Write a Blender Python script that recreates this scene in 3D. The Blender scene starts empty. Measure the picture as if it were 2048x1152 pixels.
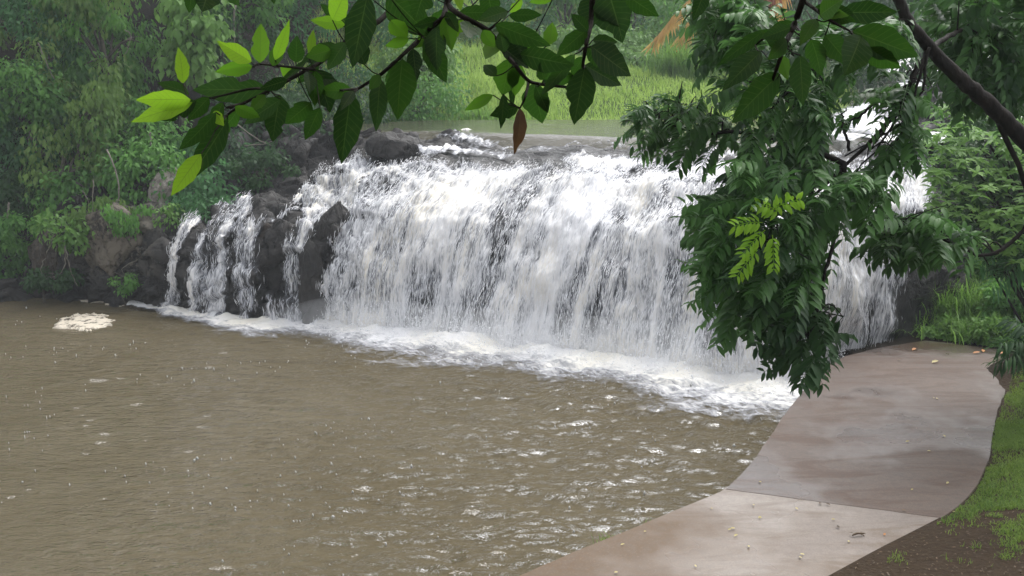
import bpy, math, random
import numpy as np
from math import radians, sin, cos, pi, tan

rng = np.random.default_rng(7)
random.seed(7)
scene = bpy.context.scene
COL = scene.collection

# ------------------------------------------------------------------ camera maths
CAMZ, PITCH, F = 6.0, radians(12.2), 2196.0
FW = np.array([0, cos(PITCH), -sin(PITCH)])
UP = np.array([0, sin(PITCH), cos(PITCH)])
CAMP = np.array([0, 0, CAMZ])


def ray(px, py):
    return FW + np.array([1.0, 0, 0]) * ((px - 1024) / F) + UP * ((576 - py) / F)


def at_z(px, py, z):
    d = ray(px, py)
    return CAMP + d * ((z - CAMZ) / d[2])


def at_y(px, py, y):
    d = ray(px, py)
    return CAMP + d * (y / d[1])


def project(P):
    P = np.asarray(P) - CAMP
    zc = P @ FW
    return 1024 + F * P[..., 0] / zc, 576 - F * (P @ UP) / zc, zc


def in_poly(x, y, poly):
    x = np.asarray(x); y = np.asarray(y)
    r = np.zeros(x.shape, bool)
    n = len(poly)
    for i in range(n):
        x0, y0 = poly[i]; x1, y1 = poly[(i + 1) % n]
        c = ((y0 > y) != (y1 > y)) & (x < (x1 - x0) * (y - y0) / (y1 - y0 + 1e-12) + x0)
        r ^= c
    return r


def dist_line(x, y, pts, closed=False):
    x = np.asarray(x, float); y = np.asarray(y, float)
    best = np.full(x.shape, 1e9)
    n = len(pts)
    for i in range(n if closed else n - 1):
        ax, ay = pts[i][:2]; bx, by = pts[(i + 1) % n][:2]
        dx, dy = bx - ax, by - ay
        t = np.clip(((x - ax) * dx + (y - ay) * dy) / (dx * dx + dy * dy + 1e-12), 0, 1)
        best = np.minimum(best, np.hypot(x - ax - t * dx, y - ay - t * dy))
    return best


def sd_poly(x, y, poly):
    d = dist_line(x, y, poly, True)
    return np.where(in_poly(x, y, poly), -d, d)


def sstep(a, b, x):
    t = np.clip((np.asarray(x, float) - a) / (b - a), 0, 1)
    return t * t * (3 - 2 * t)


# ------------------------------------------------------------------ noise
def _hash(i, j, k, seed):
    h = (i.astype(np.int64) * 374761393 + j.astype(np.int64) * 668265263 + k.astype(np.int64) * 2147483647 + seed * 974634599) & 0xFFFFFFFF
    h = ((h ^ (h >> 13)) * 1274126177) & 0xFFFFFFFF
    h = ((h ^ (h >> 16)) * 2246822519) & 0xFFFFFFFF
    return ((h ^ (h >> 15)) & 0xFFFFFF) / float(0xFFFFFF)


def noise(x, y, z=0.0, seed=0):
    x, y, z = np.broadcast_arrays(np.asarray(x, float), np.asarray(y, float), np.asarray(z, float))
    i, j, k = np.floor(x), np.floor(y), np.floor(z)
    fx, fy, fz = x - i, y - j, z - k
    fx = fx * fx * (3 - 2 * fx); fy = fy * fy * (3 - 2 * fy); fz = fz * fz * (3 - 2 * fz)
    r = 0
    for a in (0, 1):
        for b in (0, 1):
            for c in (0, 1):
                w = (fx if a else 1 - fx) * (fy if b else 1 - fy) * (fz if c else 1 - fz)
                r = r + w * _hash(i + a, j + b, k + c, seed)
    return r


def fbm(x, y, z=0.0, seed=0, oct=4, gain=.5):
    r, a, t, f = 0, 1., 0., 1.
    for o in range(oct):
        r = r + a * noise(np.asarray(x) * f, np.asarray(y) * f, np.asarray(z) * f, seed + o * 17)
        t += a; a *= gain; f *= 2.03
    return r / t


# ------------------------------------------------------------------ mesh building
class MB:
    """collects vertices, triangles / quads, a per vertex random value and a uv"""
    def __init__(s):
        s.v, s.t, s.q, s.r, s.u, s.n = [], [], [], [], [], 0

    def add(s, V, tris=None, quads=None, rnd=None, uv=None):
        V = np.asarray(V, float).reshape(-1, 3)
        m = len(V)
        s.v.append(V)
        if tris is not None and len(tris): s.t.append(np.asarray(tris, np.int64).reshape(-1, 3) + s.n)
        if quads is not None and len(quads): s.q.append(np.asarray(quads, np.int64).reshape(-1, 4) + s.n)
        s.r.append(np.broadcast_to(np.asarray(0.5 if rnd is None else rnd, float), (m,)))
        s.u.append(np.zeros((m, 2)) if uv is None else np.asarray(uv, float).reshape(-1, 2))
        s.n += m
        return s

    def build(s, name, mat, parent=None, smooth=False, origin=None):
        V = np.concatenate(s.v) if s.v else np.zeros((0, 3))
        T = np.concatenate(s.t) if s.t else np.zeros((0, 3), np.int64)
        Q = np.concatenate(s.q) if s.q else np.zeros((0, 4), np.int64)
        if origin is not None: V = V - np.asarray(origin, float)
        return mesh_obj(name, V, T, Q, mat, parent, smooth, np.concatenate(s.r), np.concatenate(s.u), origin)


def mesh_obj(name, V, T, Q, mat, parent=None, smooth=False, rnd=None, uv=None, origin=None, attrs=None):
    me = bpy.data.meshes.new(name)
    T = np.asarray(T, np.int64).reshape(-1, 3); Q = np.asarray(Q, np.int64).reshape(-1, 4)
    loops = np.concatenate([T.ravel(), Q.ravel()]).astype(np.int32)
    tot = np.concatenate([np.full(len(T), 3), np.full(len(Q), 4)]).astype(np.int32)
    st = np.concatenate([[0], np.cumsum(tot)[:-1]]).astype(np.int32) if len(tot) else np.zeros(0, np.int32)
    me.vertices.add(len(V)); me.vertices.foreach_set('co', np.ascontiguousarray(V, np.float32).ravel())
    me.loops.add(len(loops)); me.loops.foreach_set('vertex_index', loops)
    me.polygons.add(len(tot)); me.polygons.foreach_set('loop_start', st)
    me.polygons.foreach_set('loop_total', tot)
    if smooth: me.polygons.foreach_set('use_smooth', np.ones(len(tot), bool))
    if rnd is not None:
        a = me.attributes.new('rnd', 'FLOAT', 'POINT'); a.data.foreach_set('value', np.ascontiguousarray(rnd, np.float32))
    for k, val in (attrs or {}).items():
        a = me.attributes.new(k, 'FLOAT', 'POINT'); a.data.foreach_set('value', np.ascontiguousarray(val, np.float32).ravel())
    if uv is not None:
        l = me.uv_layers.new(name='flow'); l.data.foreach_set('uv', np.ascontiguousarray(uv[loops], np.float32).ravel())
    me.update(calc_edges=True); me.validate()
    if mat: me.materials.append(mat)
    o = bpy.data.objects.new(name, me); COL.objects.link(o)
    if origin is not None: o.location = origin
    if parent is not None:
        o.parent = parent
        w = np.zeros(3); q = parent
        while q is not None: w = w + np.array(q.location); q = q.parent
        o.location = (np.zeros(3) if origin is None else np.asarray(origin, float)) - w
    return o


def tag(o, label=None, cat=None, group=None, kind=None):
    if label: o['label'] = label
    if cat: o['category'] = cat
    if group: o['group'] = group
    if kind: o['kind'] = kind
    return o


def empty(name, loc, label, cat, group=None):
    o = bpy.data.objects.new(name, None); COL.objects.link(o)
    o.location = [float(c) for c in loc]; o.empty_display_size = .2
    return tag(o, label, cat, group)


def grid_faces(nu, nv):
    i = np.arange(nu - 1)[:, None] * nv + np.arange(nv - 1)[None, :]
    i = i.ravel()
    return np.stack([i, i + nv, i + nv + 1, i + 1], 1)


def tube(mb, pts, rad, n=6, rnd=.5, cap=True):
    pts = np.asarray(pts, float); m = len(pts)
    rad = np.broadcast_to(np.asarray(rad, float), (m,))
    d = np.gradient(pts, axis=0); d /= np.linalg.norm(d, axis=1)[:, None] + 1e-12
    ref = np.array([0.31, 0.17, 0.93]); ref2 = np.array([1., 0, 0])
    a = np.cross(d, ref); bad = np.linalg.norm(a, axis=1) < .15
    a[bad] = np.cross(d[bad], ref2)
    a /= np.linalg.norm(a, axis=1)[:, None]
    b = np.cross(d, a)
    th = np.arange(n) * 2 * pi / n
    V = pts[:, None] + rad[:, None, None] * (a[:, None] * np.cos(th)[None, :, None] + b[:, None] * np.sin(th)[None, :, None])
    k = np.arange(m - 1)[:, None] * n; j = np.arange(n)[None]
    q = np.stack([k + j, k + (j + 1) % n, k + n + (j + 1) % n, k + n + j], -1).reshape(-1, 4)
    V = V.reshape(-1, 3); t = []
    if cap:
        V = np.concatenate([V, pts[:1], pts[-1:]])
        for j in range(n):
            t.append([j, m * n, (j + 1) % n]); t.append([(m - 1) * n + j, (m - 1) * n + (j + 1) % n, m * n + 1])
    s = np.repeat(np.concatenate([[0], np.cumsum(np.linalg.norm(np.diff(pts, axis=0), axis=1))]), n)
    if cap: s = np.concatenate([s, [0, s[-1]]])
    uv = np.stack([np.tile(th / (2 * pi), m) if not cap else np.concatenate([np.tile(th / (2 * pi), m), [0, 0]]), s], 1)
    mb.add(V, t, q, rnd, uv)


def smooth_line(pts, n):
    """Catmull-Rom through the points"""
    p = np.asarray(pts, float)
    if len(p) == 2:
        return p[0] + (p[1] - p[0]) * np.linspace(0, 1, n)[:, None]
    p = np.concatenate([2 * p[:1] - p[1:2], p, 2 * p[-1:] - p[-2:-1]])
    t = np.linspace(0, len(p) - 3 - 1e-6, n); i = t.astype(int); f = (t - i)[:, None]
    a, b, c, d = p[i], p[i + 1], p[i + 2], p[i + 3]
    return .5 * (2 * b + (c - a) * f + (2 * a - 5 * b + 4 * c - d) * f ** 2 + (3 * b - a - 3 * c + d) * f ** 3)


def unit(v):
    return v / (np.linalg.norm(v, axis=-1, keepdims=True) + 1e-12)


def leaves(mb, P, D, Nn, L, W, rnd, rounded=False, fold=.18, droop=.15):
    """many small folded leaves: base P, direction D, face normal Nn, length L, width W"""
    n = len(P)
    D = unit(D); S = unit(np.cross(D, Nn)); Nn = np.cross(S, D)
    L = np.broadcast_to(np.asarray(L, float), (n,))[:, None]; W = np.broadcast_to(np.asarray(W, float), (n,))[:, None] / 2
    f = fold * W * 2; dr = droop * L
    if not rounded:
        V = np.stack([P, P + D * L * .45 + S * W + Nn * f, P + D * L - Nn * dr, P + D * L * .45 - S * W + Nn * f, P + D * L * .5], 1)
        k = np.arange(n)[:, None, None] * 5
        t = (k + np.array([[0, 1, 4], [1, 2, 4], [2, 3, 4], [3, 0, 4]])[None]).reshape(-1, 3)
        mb.add(V.reshape(-1, 3), t, None, np.repeat(rnd, 5))
    else:
        V = np.stack([P, P + D * L * .3 + S * W * .92 + Nn * f, P + D * L * .3, P + D * L * .3 - S * W * .92 + Nn * f,
                      P + D * L * .68 + S * W * .85 + Nn * f - Nn * dr * .35, P + D * L * .68 - Nn * dr * .35,
                      P + D * L * .68 - S * W * .85 + Nn * f - Nn * dr * .35, P + D * L - Nn * dr], 1)
        k = np.arange(n)[:, None, None] * 8
        t = (k + np.array([[0, 1, 2], [0, 2, 3], [4, 7, 5], [5, 7, 6]])[None]).reshape(-1, 3)
        q = (k + np.array([[1, 4, 5, 2], [2, 5, 6, 3]])[None]).reshape(-1, 4)
        mb.add(V.reshape(-1, 3), t, q, np.repeat(rnd, 8))


def rdir(n, r=rng):
    v = r.normal(size=(n, 3)); return unit(v)


# ------------------------------------------------------------------ materials
def newmat(name):
    m = bpy.data.materials.new(name); m.use_nodes = True
    nt = m.node_tree; nt.nodes.clear()
    out = nt.nodes.new('ShaderNodeOutputMaterial')
    return m, nt, out


def nd(nt, typ, ins=None, **kw):
    n = nt.nodes.new('ShaderNode' + typ)
    for k, v in kw.items(): setattr(n, k, v)
    for k, v in (ins or {}).items():
        if isinstance(v, bpy.types.NodeSocket): nt.links.new(v, n.inputs[k])
        else: n.inputs[k].default_value = v
    return n


def attr(nt, name): return nd(nt, 'Attribute', attribute_name=name).outputs['Fac']


def mth(nt, op, a, b=0.0, c=None, clamp=False):
    n = nd(nt, 'Math', operation=op, use_clamp=clamp)
    for i, v in enumerate((a, b) if c is None else (a, b, c)):
        if isinstance(v, bpy.types.NodeSocket): nt.links.new(v, n.inputs[i])
        else: n.inputs[i].default_value = v
    return n.outputs[0]


def ramp(nt, fac, stops):
    n = nd(nt, 'ValToRGB', {'Fac': fac}); e = n.color_ramp.elements
    while len(e) < len(stops): e.new(.5)
    for k, (p, c) in zip(e, stops):
        k.position = p; k.color = (c, c, c, 1) if not hasattr(c, '__len__') else (*c, 1)
    return n.outputs['Color']


def mixc(nt, f, a, b):
    n = nd(nt, 'Mix', data_type='RGBA')
    for i, v in ((0, f), (6, a), (7, b)):
        if isinstance(v, bpy.types.NodeSocket): nt.links.new(v, n.inputs[i])
        else: n.inputs[i].default_value = v if i == 0 else (*v, 1)
    return n.outputs[2]


def texco(nt, which='Object', scale=(1, 1, 1), rot=(0, 0, 0)):
    if which == 'flow': s = nd(nt, 'UVMap', uv_map='flow').outputs[0]
    else: s = nd(nt, 'TexCoord').outputs[which]
    return nd(nt, 'Mapping', {'Vector': s, 'Scale': scale, 'Rotation': rot}).outputs[0]


def ntex(nt, vec, scale, detail=4, rough=.55, dist=0.):
    return nd(nt, 'TexNoise', {'Vector': vec, 'Scale': scale, 'Detail': detail, 'Roughness': rough, 'Distortion': dist}).outputs['Fac']


def leaf_mat(name, c1, c2, rough=.5, trans=.45, spec=.2):
    m, nt, out = newmat(name)
    r = attr(nt, 'rnd')
    big = ntex(nt, texco(nt), .9, 2)
    f = mth(nt, 'ADD', mth(nt, 'MULTIPLY', r, .8), mth(nt, 'MULTIPLY_ADD', big, 1.2, -.5), clamp=True)
    c = mixc(nt, f, c1, c2)
    p = nd(nt, 'BsdfPrincipled', {'Base Color': c, 'Roughness': rough, 'Specular IOR Level': spec})
    t = nd(nt, 'BsdfTranslucent', {'Color': mixc(nt, .5, c, tuple(min(1, 1.6 * x) for x in c2))})
    mx = nd(nt, 'MixShader', {'Fac': trans, 1: p.outputs[0], 2: t.outputs[0]})
    nt.links.new(mx.outputs[0], out.inputs[0])
    return m


def solid(name, c1, c2, scale=6, rough=.8, bump=.3, coord='Object', stretch=(1, 1, 1), spec=.3):
    m, nt, out = newmat(name)
    v = texco(nt, coord, stretch)
    n = ntex(nt, v, scale, 6, .6)
    c = mixc(nt, ramp(nt, n, [(.3, 0.), (.7, 1.)]), c1, c2)
    b = nd(nt, 'Bump', {'Height': n, 'Strength': bump, 'Distance': .05})
    p = nd(nt, 'BsdfPrincipled', {'Base Color': c, 'Roughness': rough, 'Normal': b.outputs[0], 'Specular IOR Level': spec * .5})
    nt.links.new(p.outputs[0], out.inputs[0])
    return m


M = {}
M['leaf_dark'] = leaf_mat('leaf_dark', (.014, .045, .017), (.055, .12, .04))  # deepened to put the shade of the recess into the leaf colour
M['leaf_mid'] = leaf_mat('leaf_mid', (.034, .115, .024), (.14, .31, .065))
M['leaf_light'] = leaf_mat('leaf_light', (.06, .15, .025), (.18, .33, .08), trans=.4)
M['leaf_blue'] = leaf_mat('leaf_blue', (.024, .092, .034), (.10, .25, .085))
M['leaf_olive'] = leaf_mat('leaf_olive', (.05, .115, .022), (.17, .28, .07))
M['leaf_gloss'] = leaf_mat('leaf_gloss', (.012, .042, .013), (.09, .21, .05), rough=.4, trans=.3, spec=.25)
M['leaf_young'] = leaf_mat('leaf_young', (.17, .36, .025), (.30, .52, .04), rough=.35, trans=.45)
M['grass_mead'] = leaf_mat('grass_mead', (.15, .27, .04), (.36, .50, .12), rough=.6, trans=.4)
M['grass_tall'] = leaf_mat('grass_tall', (.06, .15, .025), (.22, .38, .08), rough=.5, trans=.4)
M['grass_lawn'] = leaf_mat('grass_lawn', (.05, .125, .02), (.23, .33, .06), rough=.6, trans=.35)
M['dead_frond'] = leaf_mat('dead_frond', (.36, .20, .06), (.62, .42, .15), rough=.7, trans=.3)
M['red_frond'] = leaf_mat('red_frond', (.14, .035, .02), (.32, .12, .06), rough=.7, trans=.3)
M['bark'] = solid('bark', (.007, .006, .005), (.026, .021, .018), 14, .75, .6, stretch=(1, 1, .35))
M['bark_pale'] = solid('bark_pale', (.12, .11, .09), (.26, .24, .2), 12, .8, .4)
M['bark_far'] = solid('bark_far', (.05, .045, .04), (.12, .11, .09), 8, .8, .4)
M['stem'] = solid('stem', (.007, .006, .005), (.025, .02, .015), 60, .8, .3, spec=.1)
M['soil'] = solid('soil', (.02, .015, .01), (.06, .042, .026), 3, .9, .6)


def ground_mat():
    m, nt, out = newmat('ground_soil')
    v = texco(nt)
    n = ntex(nt, v, 1.3, 8, .65); n2 = ntex(nt, v, 14, 5, .6)
    c = mixc(nt, ramp(nt, n, [(.35, 0.), (.65, 1.)]), (.006, .006, .004), (.018, .013, .009))  # darker than real litter: the missing canopy shade is put into this colour
    c = mixc(nt, mth(nt, 'MULTIPLY', ramp(nt, n2, [(.52, 0.), (.66, 1.)]), .35), c, (.05, .04, .028))
    c = mixc(nt, attr(nt, 'bare'), c, mixc(nt, n2, (.018, .012, .007), (.06, .04, .024)))
    g = attr(nt, 'green')
    c = mixc(nt, mth(nt, 'MULTIPLY', g, ramp(nt, n2, [(.3, .5), (.6, 1.)])), c, (.075, .13, .025))
    b = nd(nt, 'Bump', {'Height': mth(nt, 'ADD', n, n2), 'Strength': .7, 'Distance': .08})
    p = nd(nt, 'BsdfPrincipled', {'Base Color': c, 'Roughness': .85, 'Specular IOR Level': .08, 'Normal': b.outputs[0]})
    nt.links.new(p.outputs[0], out.inputs[0]); return m


def rock_mat(name, dark, mid, lichen):
    m, nt, out = newmat(name)
    v = texco(nt)
    n = ntex(nt, v, 1.1, 7, .6, .4); n2 = ntex(nt, v, 9, 6, .65)
    vo = mth(nt, 'ABSOLUTE', mth(nt, 'SUBTRACT', ntex(nt, texco(nt, 'Object', (1, 1, .6)), 1.9, 6, .55, .8), .5))
    c = mixc(nt, ramp(nt, n, [(.35, 0.), (.68, 1.)]), dark, mid)
    c = mixc(nt, mth(nt, 'MULTIPLY', ramp(nt, n2, [(.4, 0.), (.7, 1.)]), .45), c, tuple(1.7 * x for x in mid))
    li = attr(nt, 'lichen')
    lm = mth(nt, 'MULTIPLY', li, ramp(nt, mth(nt, 'MULTIPLY_ADD', n2, .5, mth(nt, 'MULTIPLY', n, .5)), [(.44, 0.), (.52, 1.)]))
    c = mixc(nt, lm, c, lichen)
    c = mixc(nt, mth(nt, 'MULTIPLY', attr(nt, 'wet'), .55), c, (.012, .013, .017))
    h = mth(nt, 'ADD', mth(nt, 'MULTIPLY', n2, .6), mth(nt, 'MULTIPLY', ramp(nt, vo, [(0., 0.), (.045, 1.)]), .5))
    b = nd(nt, 'Bump', {'Height': h, 'Strength': .9, 'Distance': .08})
    p = nd(nt, 'BsdfPrincipled', {'Base Color': c, 'Specular IOR Level': .28, 'Roughness': mth(nt, 'SUBTRACT', ramp(nt, n2, [(.3, .5), (.7, .8)]), mth(nt, 'MULTIPLY', attr(nt, 'wet'), .3)), 'Normal': b.outputs[0]})
    nt.links.new(p.outputs[0], out.inputs[0]); return m


def white_water_mat(name='white_water', su=(6., .75), fine=(30., 3.6), lo=.24, hi=.82, lw=1.1, cream=(.76, .71, .60)):
    """aerated water: dense white threads, clear between them"""
    m, nt, out = newmat(name)
    v1 = texco(nt, 'flow', (su[0], su[1], 1)); v2 = texco(nt, 'flow', (fine[0], fine[1], 1))
    a = ntex(nt, v1, 1, 5, .6, .6); b = ntex(nt, v2, 1, 4, .6, .8)
    cov = attr(nt, 'cov')
    s = mth(nt, 'ADD', mth(nt, 'MULTIPLY_ADD', a, 1.0, -.5), mth(nt, 'MULTIPLY_ADD', b, 1.25, -.625))
    s = mth(nt, 'ADD', cov, s)
    lump = ntex(nt, texco(nt, 'flow', (2.2, .9, 1)), 1, 5, .62, 1.2)
    s = mth(nt, 'ADD', s, mth(nt, 'MULTIPLY_ADD', lump, lw, -lw / 2))
    alpha = ramp(nt, s, [(lo, 0.), (hi, 1.)])
    tone = ntex(nt, texco(nt, 'flow', (.8, .35, 1)), 1, 3)
    c = mixc(nt, ramp(nt, tone, [(.40, 0.), (.68, 1.)]), (.76, .76, .78), cream)
    c = mixc(nt, ramp(nt, s, [(.45, 1.), (.95, 0.)]), c, (.50, .52, .58))
    bp = nd(nt, 'Bump', {'Height': mth(nt, 'ADD', mth(nt, 'ADD', a, lump), mth(nt, 'MULTIPLY', b, .45)), 'Strength': .55, 'Distance': .1})
    d = nd(nt, 'BsdfPrincipled', {'Base Color': c, 'Roughness': .5, 'Specular IOR Level': .3, 'Normal': bp.outputs[0]})
    tr = nd(nt, 'BsdfTransparent')
    mx = nd(nt, 'MixShader', {'Fac': alpha, 1: tr.outputs[0], 2: d.outputs[0]})
    nt.links.new(mx.outputs[0], out.inputs[0]); return m


def pool_mat(name, col, col2, bumpscale, bstr, stretch=(1, 2.2, 1), rough=.045):
    m, nt, out = newmat(name)
    v = texco(nt, 'Object', stretch)
    n = ntex(nt, v, bumpscale, 4, .6, .5); n2 = ntex(nt, v, bumpscale * 4.5, 3, .6, .3)
    big = ntex(nt, texco(nt), .22, 4)
    c = mixc(nt, ramp(nt, big, [(.35, 0.), (.65, 1.)]), col, col2)
    h = mth(nt, 'ADD', n, mth(nt, 'MULTIPLY', n2, .35))
    ch = attr(nt, 'chop')
    b = nd(nt, 'Bump', {'Height': h, 'Strength': mth(nt, 'MULTIPLY', ch, bstr, clamp=True), 'Distance': .2})
    df = nd(nt, 'BsdfDiffuse', {'Color': c})                 # light scattered back by the silt
    gl = nd(nt, 'BsdfAnisotropic', {'Color': (1, 1, 1, 1), 'Roughness': rough, 'Normal': b.outputs[0]})
    fr = nd(nt, 'Fresnel', {'IOR': 1.33, 'Normal': b.outputs[0]})
    mx = nd(nt, 'MixShader', {'Fac': fr.outputs[0], 1: df.outputs[0], 2: gl.outputs[0]})
    nt.links.new(mx.outputs[0], out.inputs[0]); return m


def concrete_mat(name, base, base2, stain, stain_amt, dark_end):
    m, nt, out = newmat(name)
    v = texco(nt); vs = texco(nt, 'Object', (.5, 2.0, 1), (0, 0, .1))
    n = ntex(nt, v, 11, 9, .8); st = ntex(nt, vs, 1.0, 8, .68, 1.2); bl = ntex(nt, v, .55, 4, .5)
    c = mixc(nt, ramp(nt, bl, [(.35, 0.), (.65, 1.)]), base, base2)
    c = mixc(nt, mth(nt, 'MULTIPLY', ramp(nt, st, [(.46, 0.), (.6, 1.)]), stain_amt), c, stain)
    w = attr(nt, 'dirt')
    c = mixc(nt, mth(nt, 'MULTIPLY', w, ramp(nt, bl, [(.3, .6), (.6, 1.)])), c, dark_end)
    c = mixc(nt, mth(nt, 'MULTIPLY', ramp(nt, n, [(.42, 0.), (.72, 1.)]), .55), c, tuple(.5 * x for x in base))
    gr = ntex(nt, v, 55, 3, .8)
    c = mixc(nt, mth(nt, 'MULTIPLY', ramp(nt, gr, [(.5, 0.), (.68, 1.)]), .45), c, tuple(.42 * x for x in base))
    c = mixc(nt, mth(nt, 'MULTIPLY', ramp(nt, gr, [(.32, 1.), (.45, 0.)]), .3), c, tuple(min(1, 1.5 * x) for x in base2))
    b = nd(nt, 'Bump', {'Height': n, 'Strength': .25, 'Distance': .01})
    p = nd(nt, 'BsdfPrincipled', {'Base Color': c, 'Roughness': ramp(nt, bl, [(.40, .2), (.52, .65)]), 'Normal': b.outputs[0], 'Specular IOR Level': .3})
    nt.links.new(p.outputs[0], out.inputs[0]); return m


def fg_leaf_mat(name, dead=False):
    m, nt, out = newmat(name)
    uv = nd(nt, 'UVMap', uv_map='flow').outputs[0]
    sp = nd(nt, 'SeparateXYZ', {0: uv})
    u = mth(nt, 'ABSOLUTE', sp.outputs[0]); v = sp.outputs[1]
    rib = mth(nt, 'SUBTRACT', 1., mth(nt, 'MULTIPLY', u, 18.), clamp=True)
    w = mth(nt, 'SINE', mth(nt, 'MULTIPLY', mth(nt, 'SUBTRACT', v, mth(nt, 'MULTIPLY', u, .16)), 62.))
    vein = ramp(nt, w, [(.86, 0.), (1., 1.)])
    vein = mth(nt, 'MAXIMUM', mth(nt, 'MULTIPLY', vein, .45), rib, clamp=True)
    r = attr(nt, 'rnd')
    n = ntex(nt, texco(nt), 45, 4); spots = ntex(nt, texco(nt), 140, 3)
    if dead: c = mixc(nt, n, (.03, .016, .010), (.085, .048, .028))
    else:
        c = ramp(nt, r, [(0., (.010, .026, .008)), (.35, (.022, .06, .010)), (.7, (.08, .19, .012)), (1., (.20, .36, .015))])  # leaf tone holds painted shade and backlight as well as leaf age
        c = mixc(nt, mth(nt, 'MULTIPLY', ramp(nt, n, [(.5, 0.), (.8, 1.)]), .35), c, (.09, .13, .02))
        c = mixc(nt, ramp(nt, spots, [(.70, 0.), (.74, .8)]), c, (.05, .035, .012))
    c2 = mixc(nt, mth(nt, 'MULTIPLY', vein, .6), c, (.16, .22, .06) if not dead else (.2, .13, .07))
    bp = nd(nt, 'Bump', {'Height': vein, 'Strength': .25, 'Distance': .002})
    p = nd(nt, 'BsdfPrincipled', {'Base Color': c2, 'Roughness': .42, 'Specular IOR Level': .14, 'Normal': bp.outputs[0]})
    tc = mixc(nt, mth(nt, 'MULTIPLY', vein, .7), ramp(nt, r, [(0., (.008, .026, .005)), (.35, (.028, .085, .009)), (.7, (.10, .25, .014)), (1., (.23, .43, .025))]) if not dead else mixc(nt, .5, c, (.25, .13, .05)), (.03, .08, .01))
    t = nd(nt, 'BsdfTranslucent', {'Color': tc})
    mx = nd(nt, 'MixShader', {'Fac': .5 if not dead else .3, 1: p.outputs[0], 2: t.outputs[0]})
    nt.links.new(mx.outputs[0], out.inputs[0]); return m


M['ground'] = ground_mat()
M['rock'] = rock_mat('basalt', (.010, .010, .011), (.04, .037, .035), (.15, .135, .11))
M['rock_brown'] = rock_mat('brown_rock', (.012, .010, .009), (.045, .034, .027), (.17, .15, .12))
M['rock_pale'] = rock_mat('lichen_rock', (.10, .09, .08), (.22, .19, .17), (.32, .29, .26))
M['white'] = white_water_mat()
M['white_shelf'] = M['white']
M['foam'] = white_water_mat('foam', (1.6, 3.0), (7., 13.), .12, 1.0, .6, (.80, .77, .69))
M['rapids'] = white_water_mat('rapids_foam', (1.2, 4.), (5., 16.), .24, .82, .8, (.74, .73, .70))
M['pool'] = pool_mat('muddy_water', (.068, .054, .028), (.085, .070, .041), 3.6, 1.)
M['river'] = pool_mat('river_water', (.045, .042, .026), (.065, .058, .038), 1.4, .35, (1, 1.5, 1), .12)
M['conc_dark'] = concrete_mat('wet_concrete', (.092, .076, .069), (.108, .075, .058), (.066, .033, .018), .85, (.03, .027, .018))
M['conc_pale'] = concrete_mat('pale_concrete', (.225, .19, .16), (.185, .155, .138), (.105, .066, .036), .7, (.095, .055, .024))
M['fg_leaf'] = fg_leaf_mat('broad_leaf')
M['fg_dead'] = fg_leaf_mat('dead_leaf', True)
m, nt, out = newmat('spray_white')
p_ = nd(nt, 'BsdfPrincipled', {'Base Color': (.80, .81, .84, 1), 'Roughness': .35, 'Specular IOR Level': .5})
nt.links.new(p_.outputs[0], out.inputs[0]); M['spray'] = m
m, nt, out = newmat('foam_cream')
n_ = ntex(nt, texco(nt), 16, 5)
p_ = nd(nt, 'BsdfPrincipled', {'Base Color': mixc(nt, n_, (.46, .40, .31), (.62, .57, .49)), 'Roughness': .6,
                               'Normal': nd(nt, 'Bump', {'Height': n_, 'Strength': .8, 'Distance': .03}).outputs[0]})
mx_ = nd(nt, 'MixShader', {'Fac': ramp(nt, ntex(nt, texco(nt), 6, 6, .7), [(.36, 0.), (.50, 1.)]), 1: nd(nt, 'BsdfTransparent').outputs[0], 2: p_.outputs[0]})
nt.links.new(mx_.outputs[0], out.inputs[0]); M['foam_solid'] = m
m, nt, out = newmat('glint_fleck')
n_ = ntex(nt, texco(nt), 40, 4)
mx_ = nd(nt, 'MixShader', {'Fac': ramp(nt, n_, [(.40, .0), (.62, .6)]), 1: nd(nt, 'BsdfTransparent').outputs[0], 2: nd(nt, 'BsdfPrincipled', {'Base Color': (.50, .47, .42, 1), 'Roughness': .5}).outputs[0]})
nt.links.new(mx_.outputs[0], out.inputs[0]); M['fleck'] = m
m, nt, out = newmat('drop_grey')
p_ = nd(nt, 'BsdfPrincipled', {'Base Color': (.42, .42, .41, 1), 'Roughness': .2})
nt.links.new(p_.outputs[0], out.inputs[0]); M['drop'] = m
M['litter_yellow'] = leaf_mat('litter_yellow', (.32, .27, .10), (.50, .43, .22), trans=.1)
M['litter_orange'] = leaf_mat('litter_orange', (.32, .13, .04), (.45, .22, .07), trans=.1)
M['litter_brown'] = leaf_mat('litter_brown', (.045, .03, .018), (.15, .10, .06), trans=.05)

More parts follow.
